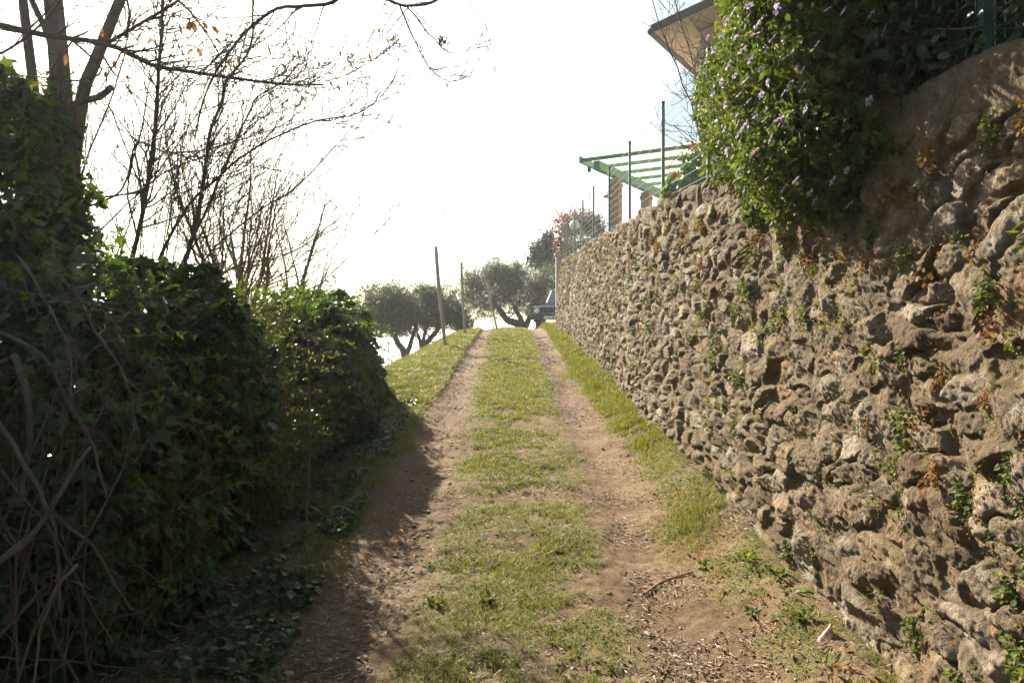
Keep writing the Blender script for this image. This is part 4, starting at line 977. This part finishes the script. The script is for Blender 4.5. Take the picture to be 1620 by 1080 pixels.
def leafy_tree(name, base, blobs, count, size, m, label, cat, rng, tmpl=T_SIMPLE, trunk_r=.07, bark="darkbark", group=None, spray=0):
    base = np.asarray(base, float); t = thing(name, base, label, cat, group); g = Geo()
    for b in blobs:
        c = np.array(b[:3]); P = catmull(np.array([base - UP * .05, base * .6 + c * .4 + [0, 0, .1], c]), .12)
        rr = np.linspace(trunk_r, trunk_r * .3, len(P)); g.tube(P, rr, 7); add_twigs(g, P, rr, rng, 8, max(b[3:]) * 1.2, .2, .8, 1, .4, .004, .4)
    g.build("trunk", M[bark], t, True)
    c = Geo(); ellipsoid_leaves(c, blobs, count, size, tmpl, rng, .6, .7, .3, noise=.5)
    B = np.array(blobs)
    for _ in range(spray):
        b = B[rng.integers(len(B))]; d = unit(rng.normal(0, 1, 3) + [0, 0, .4]); p = b[:3] + d * b[3:] * .9
        s = rng.random(18); q = p + np.outer(s, d * rng.uniform(.2, .45)) + rng.normal(0, .015, (18, 3))
        leaves(c, q, rng.normal(0, 1, (18, 3)), size * .8, tmpl, rng, np.tile(d, (18, 1)), .5)
    c.build("crown", M[m], t); return t
_r2 = np.random.default_rng(55)
def _b(x, y, Y, a, b, c): return (*at(x, y, Y), a, b, c)
leafy_tree("red_leaved_tree", gp(2.0, 26.8), [_b(897,356,26.8,.55,.6,.45), _b(922,352,26.8,.6,.6,.45), _b(940,362,26.8,.4,.5,.4), _b(893,388,26.8,.42,.5,.5), _b(915,392,27,.6,.6,.6), _b(945,385,27,.4,.5,.5)], 9000, .075, "red", "small purple-red leaved tree rounded above the far end of the wire fence", "tree", _r2, spray=60)
leafy_tree("dark_evergreen_tree", gp(1.3, 41), [_b(862,395,41,.5,.6,.7), _b(855,412,41,.7,.7,.6), _b(872,412,41,.6,.7,.8), _b(846,405,41,.3,.4,.6), _b(868,382,41,.3,.4,.6)], 5000, .14, "conifer", "dark evergreen tree rising behind the big olive near the wall's end", "tree", _r2, spray=40)
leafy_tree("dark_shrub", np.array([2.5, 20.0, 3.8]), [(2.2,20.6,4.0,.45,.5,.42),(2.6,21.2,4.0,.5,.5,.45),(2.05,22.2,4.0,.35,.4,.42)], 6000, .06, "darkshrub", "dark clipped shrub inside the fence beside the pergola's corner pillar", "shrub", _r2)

# shrubs on the terrace above the near wall
def build_daisies():
    rng = np.random.default_rng(66)
    def bb(x, y, Y, a, b, c): return (*at(x, y, Y), a, b, c)
    blobs = [bb(1215,30,5.0,.28,.40,.40), bb(1178,135,4.9,.26,.40,.34), bb(1190,215,4.6,.26,.38,.30), bb(1225,110,3.7,.26,.38,.34), bb(1238,225,3.6,.22,.32,.26), bb(1280,55,3.35,.28,.36,.34), bb(1262,12,3.15,.25,.36,.32),
             bb(1300,180,3.3,.24,.34,.30), bb(1270,295,3.8,.20,.30,.20), bb(1340,260,3.4,.19,.30,.18), bb(1280,-60,3.8,.36,.5,.40), bb(1215,305,4.4,.14,.22,.14), bb(1150,165,5.4,.20,.3,.28), bb(1370,120,3.4,.28,.36,.36), bb(1330,-40,3.8,.4,.5,.4), bb(1200,340,4.3,.07,.10,.07), bb(1385,200,3.2,.20,.3,.22), bb(1330,320,3.45,.12,.2,.09)]
    t = thing("daisy_bush", at(1230, 200, 4.4) + [.25, 0, .2], "big daisy bush with mauve flowers spilling over the stone wall", "bush")
    blobs += [bb(1330,90,3.2,.22,.3,.26), bb(1255,200,3.5,.17,.26,.2)]
    g = Geo(); P = ellipsoid_leaves(g, blobs, 84000, .027, T_SIMPLE, rng, .5, .7, .35, noise=.5, seed=2, sizes=.45)
    # rosettes at the shoot tips
    B = np.array(blobs)
    for _ in range(1500):
        b = B[rng.integers(len(B))]; d = unit(rng.normal(0, 1, 3) + [-.3, .2, .3]); p = b[:3] + d * b[3:] * rng.uniform(.95, 1.12)
        k = 9; dirs = unit(rng.normal(0, .75, (k, 3)) + d); leaves(g, np.tile(p, (k, 1)), np.tile(d, (k, 1)) + rng.normal(0, .3, (k, 3)), .033, T_SIMPLE, rng, dirs, .25, rng.uniform(.3, .9, k))
    g.build("foliage", M["daisy_leaf"], t)
    s = Geo()
    for b in blobs:
        if b[0] < 1.32: continue
        for _ in range(5):
            c = np.array(b[:3]); a = np.array([max(c[0] + .2, 1.35), c[1] + rng.normal(0, .15), wall_top(c[1]) + .0]); e = c + unit(rng.normal(0, 1, 3)) * np.array(b[3:]) * .8
            Q = catmull(np.array([a, (a + e) / 2 + rng.normal(0, .06, 3), e]), .06); s.tube(Q, np.linspace(.008, .003, len(Q)), 5, cap=False)
    s.build("stems", M["bark"], t)
    # one flower mesh, copied
    f = Geo(); k = 16
    for i in range(k):
        a = 2 * PI * i / k + rng.normal(0, .05); d = np.array([math.cos(a), math.sin(a), .22 + rng.normal(0, .08)]); leaves(f, np.array([[.004 * d[0], .004 * d[1], 0]]), np.array([[-.2 * d[0], -.2 * d[1], 1.0]]), [.026], (T_SIMPLE[0] * [1, .8, 1], T_SIMPLE[1]), rng, d[None], .05, rng.uniform(.2, 1, 1))
    f.lathe([(.0, .006), (.005, .006), (.0065, .002), (.004, -.004), (.002, -.008), (.0012, -.05)], (0, 0, 0), seg=10, mat=1)
    me = f.mesh("flower", [M["petal"], M["petal_eye"]])
    spots = [(1185,10),(1200,40),(1150,35),(1140,60),(1130,80),(1118,95),(1105,120),(1100,145),(1095,160),(1165,60),(1195,55),(1212,80),(1188,95),(1163,120),(1170,150),(1148,165),(1168,195),(1185,160),(1205,150),(1215,130),(1160,20),(1230,15),
             (1290,75),(1262,107),(1270,112),(1252,135),(1270,138),(1240,148),(1238,188),(1250,180),(1232,190),(1275,172),(1195,185),(1178,200),(1170,212),(1150,240),(1165,285),(1150,300),(1168,270),(1205,298),(1260,285),(1240,300),(1282,306),(1290,318),(1318,287),(1345,324),(1340,270),(1250,325),(1376,160),(1380,22),(1310,15),(1335,18),(1220,220),(1195,240),(1142,130),(1128,150),(1112,170),(1120,60),(1175,80),(1204,110),(1222,62),(1246,90),(1147,205),(1137,225),(1400,48),(1155,100),(1180,128),(1210,190)]
    for i, (x, y) in enumerate(spots):
        # nearest crown surface along this direction
        d = unit(at(x, y, 1.0) - np.array([0, 0, EYE])); o = np.array([0, 0, EYE]); best = None
        for b in blobs:
            c = np.array(b[:3]); r = np.array(b[3:]) * 1.10; dd = d / r; oo = (o - c) / r; A = dd @ dd; Bq = oo @ dd; C = oo @ oo - 1; disc = Bq * Bq - A * C
            if disc > 0:
                tt = (-Bq - math.sqrt(disc)) / A; best = tt if best is None or tt < best else best
        if best is None: best = 5.2 if x < 1180 else 3.7
        p = o + d * (best - .035); nv = unit(np.array([-.75, .30, .60]) + rng.normal(0, .22, 3))
        ob = bpy.data.objects.new("flower", me); scene.collection.objects.link(ob); ob.parent = t; ob.matrix_parent_inverse = Matrix.Translation(-t.location)
        q = Vector(nv).to_track_quat('Z', 'Y') @ Matrix.Rotation(rng.uniform(0, 6.28), 3, 'Z').to_quaternion(); ob.rotation_euler = q.to_euler(); ob.location = Vector(p); k = rng.uniform(.55, .9); ob.scale = (k, k, k)
build_daisies()

def build_upper_shrubs():
    rng = np.random.default_rng(77)
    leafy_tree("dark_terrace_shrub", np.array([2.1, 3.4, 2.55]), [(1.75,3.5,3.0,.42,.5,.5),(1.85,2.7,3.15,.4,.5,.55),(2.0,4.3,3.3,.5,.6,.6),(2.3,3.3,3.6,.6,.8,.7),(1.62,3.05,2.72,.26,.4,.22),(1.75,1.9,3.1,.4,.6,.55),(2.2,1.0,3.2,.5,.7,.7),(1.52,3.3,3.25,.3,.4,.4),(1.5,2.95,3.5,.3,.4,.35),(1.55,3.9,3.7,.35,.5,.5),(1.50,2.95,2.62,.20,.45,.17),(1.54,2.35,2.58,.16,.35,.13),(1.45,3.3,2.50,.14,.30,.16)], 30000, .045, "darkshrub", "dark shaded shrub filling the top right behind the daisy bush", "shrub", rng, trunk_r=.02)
    t = bare_tree("bare_shrub", np.array([1.78, 6.6, 2.8]), 1.55, rng, "bare twiggy shrub rising in front of the house eave beside the daisy bush", "shrub", m="darkbark", r0=.009, forks=8, spread=.30)
    # red flowers in a pot row behind the fence
    for (x, y, Y, lab) in ((1094, 234, 7.6, "green potted plant with one red flower beside the house corner"), (1067, 276, 8.0, "low green potted plant with a pale red flower behind the second fence post")):
        p = at(x, y, Y); b = np.array([p[0], p[1], wall_top(Y) - .06])
        q = thing("potted_plant", b, lab, "plant", "flowering plants behind the fence")
        hgt = p[2] - b[2]
        g = Geo(); g.lathe([(.0, 0), (.08, 0), (.11, .18), (.12, .18), (.12, .21), (.10, .21), (.09, .17), (0, .17)], b, seg=18); g.build("pot", M["rooftile"], q)
        l = Geo(); ellipsoid_leaves(l, [(b[0], b[1], b[2] + hgt * .55, .12, .12, hgt * .42)], 420, .055, T_ROUND, rng, .9, .7, .3); l.build("foliage", M["fresh"], q)
        f = Geo(); leaves(f, p + rng.normal(0, .022, (26, 3)), rng.normal(0, 1, (26, 3)), .035, T_ROUND, rng, None, .5); f.build("flower", M["red_petal"], q)
build_upper_shrubs()
# ------------------------------------------------------------------ ground cover
def build_grass():
    rng = np.random.default_rng(101)
    def blades(g, x, y, h, w, lean, tint):
        n = len(x); z = ground_z(x, y) - .01; a = rng.uniform(0, 2 * PI, n); b = a + PI / 2 + rng.normal(0, .4, n)
        W = np.stack([np.cos(a), np.sin(a), 0 * a], -1) * w[:, None]; Ld = np.stack([np.cos(b), np.sin(b), 0 * b], -1) * (h * lean)[:, None]
        p = np.stack([x, y, z], -1); mid = p + UP * (h * .62)[:, None] + Ld * .35; tip = p + UP * (h * (1 - .25 * lean))[:, None] + Ld
        v = np.stack([p - W, p + W, mid - W * .8, mid + W * .8, tip], 1).reshape(-1, 3)
        f = np.array([[0, 1, 3], [0, 3, 2], [2, 3, 4]]); f = (f[None] + (np.arange(n) * 5)[:, None, None]).reshape(-1, 3)
        g.add(v, tris=f, tint=np.repeat(tint, 5))
    g = Geo()
    N = 1300000; u = rng.random(N); y = 2.4 * (36 / 2.4) ** u; x = rng.uniform(-3.2, 1.42, N)       # denser towards the camera
    ga = grass_amount(x, y); ga = np.where(x < edge_x(y) - .1, np.maximum(ga, .75) * (y > 10), ga)
    shade = (x < -1.05) & (y < 10)
    ga = np.where(shade, ga * .95, ga)
    keep = rng.random(N) < ga ** 1.3 * .58
    x, y, ga = x[keep], y[keep], ga[keep]
    n = len(x); lush = np.clip(sstep(6, 12, y) * ((x > .98) | (x < -1.0)) + (((x - 1.15) ** 2 + (y - 4.95) ** 2) < .06) * .4, 0, 1) * 1.0
    tall = fbm(p3(x * 4, y * 4), 2, 17)
    h = (.018 + .030 * rng.random(n)) * (.6 + .9 * ga) * (1 + 1.3 * lush * tall) * (1 + .25 * sstep(8, 20, y))
    w = (.0011 + .0010 * rng.random(n)) * np.maximum(1, y / 5.0)
    tint = np.clip(rng.beta(2, 2.6, n) * .9 + .35 * (fbm(p3(x * 2, y * 2), 2, 19) - .5) + .12 * (rng.random(n) < .16) * 3, 0, 1)
    blades(g, x, y, h, w, rng.uniform(.2, 1.1, n), tint)
    # tall tufts on the bank edge and at the foot of the wall
    for (cx, cy, r, m, hh) in [(1.12,4.95,.20,800,.075),(1.20,5.25,.14,500,.09),(1.0,4.7,.14,300,.06),(1.15,5.8,.16,350,.06),(1.1,4.3,.16,260,.05),(1.20,6.3,.10,350,.08),(1.22,7.2,.10,400,.09),(1.2,8.3,.14,700,.10),(1.2,9.5,.16,900,.11),(1.18,11,.2,900,.12),(1.12,13,.25,900,.12),(-1.02,3.0,.10,260,.10),(-1.2,6.2,.2,600,.08),(-1.25,6.9,.18,600,.09),(-1.28,8.6,.2,700,.10),(-1.9,12.8,.25,1400,.16),(-1.95,13.8,.3,1600,.18),(-1.8,15,.3,1400,.16),(-1.72,16.5,.3,1200,.14),(-1.5,19.5,.3,900,.12),*[(-1.08 + .16 * math.sin(k * 2.3) - .02 * k, 3.4 + .30 * k, .10, 260, .055) for k in range(24)],*[(-.36 + .07 * k, 3.86 + .04 * math.sin(k * 1.7), .035, 90, .05) for k in range(10)],(-1.0,7.4,.10,240,.07),(-1.12,5.6,.12,240,.07),(1.45,2.55,.10,300,.12),(1.02,3.9,.06,90,.05)]:
        xx = cx + rng.normal(0, r * .6, m); yy = cy + rng.normal(0, r * 1.3, m); q = xx < wall_x(yy) + .0; xx, yy = xx[q], yy[q]
        blades(g, xx, yy, hh * rng.uniform(.4, 1.1, len(xx)), (.0012 + .001 * rng.random(len(xx))) * np.maximum(1, yy / 6), rng.uniform(.2, .9, len(xx)), np.clip(rng.beta(2, 2.2, len(xx)), 0, .86))
    o = g.build("grass", M["grass"]); tag(o, "patchy short green grass down the middle and along the edges of the path", "grass", kind="stuff")
    # round-leaved weeds among the grass
    g = Geo(); N = 260000; y = 2.4 * (14 / 2.4) ** rng.random(N); x = rng.uniform(-1.5, 1.35, N); ga = grass_amount(x, y)
    k = (rng.random(N) < ga ** 2 * .32) & (fbm(p3(x * 3.4, y * 3.4), 2, 23) > .46); x, y = x[k], y[k]
    P = np.stack([x, y, ground_z(x, y) + rng.uniform(.0, .022, len(x))], -1)
    leaves(g, P, np.tile([0, 0, 1.0], (len(P), 1)), rng.uniform(.008, .020, len(P)) * np.maximum(1, y / 7), T_ROUND, rng, None, .5)
    o = g.build("clover", M["tuft_green"]); tag(o, "tiny round-leaved weeds mixed into the grass of the path", "weeds", kind="stuff")
build_grass()

def build_litter():
    rng = np.random.default_rng(102)
    g = Geo(); N = 190000; y = 2.3 * (22 / 2.3) ** rng.random(N); x = rng.uniform(-1.9, 1.42, N); ga = grass_amount(x, y); rl, rr = rut(x, y)
    d = (.20 + .55 * rr + .35 * rl + .25 * (x < -1.1) + .35 * (x > 1.0)) * (1 - .6 * np.clip(ga, 0, 1)) * sstep(.30, .62, fbm(p3(x * 2.4, y * 2.4), 3, 27))
    k = rng.random(N) < d; x, y = x[k], y[k]; n = len(x)
    P = np.stack([x, y, ground_z(x, y) + .006 + .012 * rng.random(n)], -1)
    half = n * 4 // 10; sz = (.005 + .015 * rng.random(n) ** 2.6) * np.maximum(1, y / 11)
    leaves(g, P[:half], np.tile([0, .12, 1.0], (half, 1)), sz[:half], T_CHIP, rng, None, .20, rng.beta(1.7, 1.7, half))
    m = n - half; straw = (np.array([[0,-.045,0],[1,-.03,.0],[1,.03,.0],[0,.045,0],[.5,0,.05]]), np.array([[0,1,4],[1,2,4],[2,3,4],[3,0,4]]))
    leaves(g, P[half:], np.tile([0, 0, 1.0], (m, 1)), (.015 + .05 * rng.random(m) ** 2) * np.maximum(1, y[half:] / 8), straw, rng, None, .16, rng.beta(2.4, 1.6, m))
    o = g.build("leaf_litter", M["chips"]); tag(o, "dry wood chips, straw and leaf scraps strewn over the bare earth", "litter", kind="stuff")
    n = 1500; y = 2.3 * (11 / 2.3) ** rng.random(n); x = np.where(rng.random(n) < .8, -1.25 + rng.normal(0, .22, n), rng.uniform(1.0, 1.35, n)); x = np.minimum(x, 1.36)
    P = np.stack([x, y, ground_z(x, y) + .012 + .02 * rng.random(n)], -1); g = Geo()
    leaves(g, P, np.tile([0, .1, 1.0], (n, 1)), rng.uniform(.018, .050, n), T_SIMPLE, rng, None, .35, rng.beta(1.6, 1.6, n))
    o = g.build("fallen_leaves", M["dead"]); tag(o, "curled brown fallen leaves gathered along the hedge foot and the wall foot", "leaves", kind="stuff")
    g = Geo(); n = 1100; y = 2.4 * (14 / 2.4) ** rng.random(n); x = np.where(rng.random(n) < .55, rng.normal(-.75, .22, n), rng.uniform(-1.3, 1.3, n))
    ico = unit(np.array([[0,0,1],[.9,0,.4],[.28,.85,.4],[-.72,.53,.4],[-.72,-.53,.4],[.28,-.85,.4],[.72,.53,-.4],[-.28,.85,-.4],[-.9,0,-.4],[-.28,-.85,-.4],[.72,-.53,-.4],[0,0,-1]]))
    ft = np.array([[0,1,2],[0,2,3],[0,3,4],[0,4,5],[0,5,1],[1,6,2],[2,7,3],[3,8,4],[4,9,5],[5,10,1],[2,6,7],[3,7,8],[4,8,9],[5,9,10],[1,10,6],[6,11,7],[7,11,8],[8,11,9],[9,11,10],[10,11,6]])
    for i in range(n):
        s = .004 + .020 * rng.random() ** 3; R_ = np.linalg.qr(rng.normal(0, 1, (3, 3)))[0]
        v = (ico * (1 + rng.normal(0, .16, (12, 1)))) * [1, .8, .55] @ np.array([[math.cos(i), math.sin(i), 0], [-math.sin(i), math.cos(i), 0], [0, 0, 1]]) * s + [x[i], y[i], ground_z(x[i:i+1], y[i:i+1])[0] + s * .25]
        g.add(v, tris=ft, tint=rng.random())
    o = g.build("pebbles", plain("pebble_stone", (.24,.20,.155), .85, var=.35, scale=9, bmp=.002)); tag(o, "small pebbles and stone chips scattered along the wheel ruts", "pebbles", kind="stuff")
build_litter()

def ground_px(x, y):
    lo, hi = 1.5, 40.0
    for _ in range(50):
        m = (lo + hi) / 2; p = at(x, y, m)
        if gz(p[0], p[1])[0] > p[2]: hi = m
        else: lo = m
    return at(x, y, lo)
def build_sticks():
    rng = np.random.default_rng(103)
    L = [([(1018,944),(1045,925),(1072,915),(1097,908)], .0075, "reddish fallen stick lying across the right wheel rut", "stick"),
         ([(955,1000),(972,1018),(990,1035)], .003, "thin pale straw lying in the grass left of the right rut", "deadwood"),
         ([(1187,968),(1203,985),(1222,1003)], .004, "pale cream twig lying near the foot of the wall", "chips"),
         ([(1088,797),(1110,805),(1130,826)], .004, "bent pale root curling at the foot of the wall", "chips"),
         ([(1046,1080),(1054,1066),(1060,1050)], .004, "short brown twig at the bottom edge of the picture in the right rut", "stick"),
         ([(440,955),(462,930),(478,900)], .004, "thin dead twig on the shaded soil by the hedge", "deadwood")]
    for pts, r, lab, m in L:
        P = catmull(np.array([ground_px(*p) + [0, 0, r + .006] for p in pts]), .02); g = Geo(); g.tube(P, np.linspace(r, r * .6, len(P)), 6)
        if r > .006: add_twigs(g, P, np.full(len(P), r * .5), rng, 3, .05, .1, .6, 0, .3, .0015)
        o = g.build("fallen_stick", M[m], None, True); tag(o, lab, "stick", "fallen sticks on the path")
    # curled scrap at the wall foot
    p = ground_px(1292, 1018); a = np.linspace(-1.2, 1.0, 9); z = np.linspace(0, .085, 7); A, Z = np.meshgrid(a, z)
    rr = .030 * (1 - .35 * (Z / .085 - .4) ** 2) ; V = np.stack([p[0] - rr * np.cos(A) + .02 + Z * .75, p[1] + rr * np.sin(A), p[2] + Z * .62 * (1 + .45 * np.sin(A * 2.6 + 1)) + .008 * np.sin(A * 3) * (Z > .08)], -1).reshape(-1, 3)
    i = np.arange(6)[:, None] * 9 + np.arange(8)[None]; q = np.stack([i, i + 1, i + 10, i + 9], -1).reshape(-1, 4); V2 = V + np.stack([.006 * np.cos(A), -.006 * np.sin(A), 0 * A], -1).reshape(-1, 3)
    g = Geo(); g.add(V, quads=q); g.add(V2, quads=q[:, ::-1]); rim = [[k, k + 1, k + 64, k + 63] for k in list(range(0, 8)) + list(range(54, 62))] + [[k, k + 9, k + 72, k + 63] for k in (0, 9, 18, 27, 36, 45, 8, 17, 26, 35, 44, 53)]
    g.add(np.concatenate([V, V2]), quads=rim)
    m, n, l, b = mat("cream_rust_scrap"); t = noise_tex(n, l, 26, 3); r = ramp(n, [(.45, (.62,.50,.36)), (.56, (.50,.14,.04))]); l.new(t.outputs[0], r.inputs[0]); l.new(r.outputs[0], b.inputs["Base Color"])
    tag(g.build("curled_scrap", m, None, True), "curled cream and rust coloured scrap standing at the foot of the wall", "scrap")
build_sticks()

# weeds at the foot of the wall
def weed(label, x, y, size, n, rng, tm=T_ROUND, m="tuft_green", flat=.4, up=.04):
    p = gp(x, y); t = Geo(); a = rng.uniform(0, 2 * PI, n); d = np.stack([np.cos(a), np.sin(a), rng.uniform(.1, .9, n)], -1)
    leaves(t, p + d * [size * .7, size * .7, up] * rng.uniform(.2, 1.4, (n, 1)), np.array([0, 0, 1.0]) - d * flat, size * rng.uniform(.5, 1.2, n), tm, rng, d, .3)
    o = t.build("weed", M[m]); tag(o, label, "weed", "weeds at the foot of the wall"); return o
def build_weeds():
    rng = np.random.default_rng(104)
    W = [(1180,885,.06,14,T_SIMPLE,"fresh","broad-leaved green weed against the foot of the wall"), (1232,915,.035,40,T_ROUND,"tuft_green","low mat of small round leaves under the broad-leaved weed"),
         (1195,905,.03,30,T_ROUND,"tuft_green","small round-leaved weed beside the pale cream twig"), (1115,900,.028,22,T_ROUND,"tuft_green","small weed just below the tall grass tuft at the wall"),
         (1270,985,.035,46,T_ROUND,"tuft_green","round-leaved weed behind the curled scrap"), (1310,1060,.06,26,T_NARROW,"fresh","narrow-leaved weed at the bottom edge by the wall"),
         (1190,975,.025,26,T_ROUND,"tuft_green","flat little weed left of the pale cream twig"), (1010,700,.03,30,T_ROUND,"tuft_green","weed clump on the verge halfway along the wall foot"),
         (690,962,.03,60,T_ROUND,"tuft_green","dark weed clump on the left of the transverse grass line"), (770,955,.028,60,T_ROUND,"tuft_green","weed clump in the middle of the transverse grass line"),
         (500,870,.05,16,T_SIMPLE,"fresh","leafy weed in the shade by the hedge foot"), (1255,940,.05,14,T_SIMPLE,"fresh","leafy weed between the wall and the round-leaved mats")]
    for x, y, s, n, tm, m, lab in W:
        p = ground_px(x, y); weed(lab, p[0], p[1], s, n, rng, tm, m)
build_weeds()

# ------------------------------------------------------------------ plants growing in the wall
def build_wall_plants():
    rng = np.random.default_rng(105)
    def variants(name, m, tmpl, size, n, droop, k=4):
        out = []
        for _ in range(k):
            g = Geo(); a = rng.normal(0, 1, (n, 3)); a[:, 0] = -np.abs(a[:, 0]) - .2; d = unit(a)
            r = rng.uniform(.15, 1, (n, 1)) * np.array([.05, .065, .065]); r[:, 2] *= 1
            p = d * r + np.array([0, 0, -droop]) * rng.random((n, 1)) ** 1.5
            leaves(g, p, d * .8 + [0, 0, .5], size * rng.uniform(.5, 1.2, n), tmpl, rng, d + [0, 0, -droop * 3], .5)
            for _j in range(3): g.tube(arc_twig([.03, 0, 0], unit(rng.normal(0, 1, 3) + [-1.2, 0, 0]), .07, rng), .0014, 4, cap=False)
            out.append(g.mesh(name, M[m]))
        return out
    V = [("wall_tuft", variants("wall_tuft", "tuft_green", T_ROUND, .021, 60, .05), "green leafy tuft rooted in a joint of the stone wall", "green tufts growing in the wall", 110),
         ("stonecrop", variants("stonecrop", "tuft_rust", T_ROUND, .016, 70, .06), "rusty orange stonecrop cushion growing in the stone wall", "rusty stonecrops growing in the wall", 100),
         ("wall_fern", variants("wall_fern", "privet", T_NARROW, .035, 46, .08), "yellow-green trailing sprig hanging from the stone wall", "trailing sprigs on the wall", 60)]
    for name, ms, lab, grp, cnt in V:
        k = 0; tries = 0
        while k < cnt and tries < 6000:
            tries += 1
            u = 2.0 * (22 / 2.0) ** rng.random(); H = float(wall_height(np.array([u]))[0]); v = rng.uniform(.05, 1.0) * H
            if name == "stonecrop": v = H * (1 - abs(rng.normal(0, .28)))
            if v < .05 * H: continue
            c = fbm(np.array([[u * 1.1, v * 1.3, 3.3 + 9 * len(name)]]), 3, 121)[0]
            if c < .50: continue
            h, m, col = stone_field(np.array([u]), np.array([v]))
            if m[0] > .55 and rng.random() < .75: continue
            P, N = wall_point(u, v, h[0] - .004)
            o = bpy.data.objects.new(name, ms[rng.integers(len(ms))]); scene.collection.objects.link(o)
            s = rng.uniform(.55, 1.25) * (1 if name != "stonecrop" else 1.0); o.location = Vector(P[0]); o.scale = (s, s, s)
            o.rotation_euler = (rng.normal(0, .2), 0, math.atan2(-N[0, 1], -N[0, 0]) + rng.normal(0, .2)); tag(o, lab, "plant", grp); k += 1
    # moss and tiny leaves nobody could count
    n = 30000; u = 1.9 * (24 / 1.9) ** rng.random(n); H = wall_height(u); v = rng.random(n) * H * 1.02
    c = .6 * fbm(p3(u * 1.4, v * 1.6), 3, 131) + .4 * fbm(p3(u * 6, v * 6), 2, 132); h, m, col = stone_field(u, v)
    k = (c + .10 * v / H > .56) & (rng.random(n) < 1 - .7 * m); P, N = wall_point(u[k], v[k]); P = P + N * (h[k] + .002)[:, None]; uu = u[k]
    for nm, mm, sel, lab in (("wall_moss", "tuft_rust", 0, "tiny rusty leaves and moss filling joints of the stone wall"), ("wall_creeper", "tuft_green", 1, "tiny green leaves creeping through joints of the stone wall")):
        w = (rng.random(len(P)) < .5) == bool(sel); g = Geo(); q = np.repeat(P[w], 5, 0); q = q + rng.normal(0, .012, q.shape); nn = np.repeat(N[w], 5, 0)
        leaves(g, q, nn + [0, 0, .6], .010 * rng.uniform(.5, 1.4, len(q)) * np.maximum(1, np.repeat(uu[w], 5) / 6), T_ROUND, rng, None, .6); tag(g.build(nm, M[mm]), lab, "wall plants", kind="stuff")
    # dry stalks and roots on the wall
    L = [([(1511,162),(1530,118),(1550,80),(1564,58),(1577,61)], 2.72, .0028, "chips", "bent pale dry stalk standing out from the top of the wall"),
         ([(1515,340),(1525,365),(1540,385),(1565,395),(1590,420)], 2.55, .0035, "chips", "pale curved root hanging on the sunlit stones"),
         ([(1180,350),(1160,370),(1135,395),(1120,412)], 4.9, .003, "tuft_green", "leafy stem trailing below the daisy bush"),
         ([(1497,255),(1499,300),(1515,345)], 2.62, .002, "bark", "thin dark root dangling in the shaded upper wall"),
         ([(1590,92),(1612,89),(1640,92)], 2.5, .003, "chips", "pale broken twig on the top stones at the right edge"),
         ([(1425,560),(1440,600),(1436,640)], 2.85, .002, "stick", "thin reddish stem running down between the stones")]
    for pts, Y, r, m, lab in L:
        P = catmull(px_path(pts, Y), .02); P[:, 0] = np.minimum(P[:, 0], 1.60); g = Geo(); g.tube(P, np.linspace(r, r * .5, len(P)), 6); tag(g.build("dry_stalk", M[m], None, True), lab, "stalk", "dry stalks and roots on the wall")
build_wall_plants()

# ------------------------------------------------------------------ haze
if HAZE > 0:
    g = Geo(); g.box((0, 1600, -37), (5000, 4400, 104)); m = bpy.data.materials.new("haze_air"); m.use_nodes = True; n = m.node_tree.nodes; l = m.node_tree.links; n.remove(n["Principled BSDF"])
    v = n.new("ShaderNodeVolumePrincipled"); v.inputs["Color"].default_value = (.93, .96, 1, 1); v.inputs["Density"].default_value = HAZE; v.inputs["Anisotropy"].default_value = .55
    l.new(v.outputs[0], n["Material Output"].inputs["Volume"]); o = g.build("haze", m); o["kind"] = "stuff"; o["label"] = "thin bright haze in the air over the hillside and sea"; o["category"] = "haze"
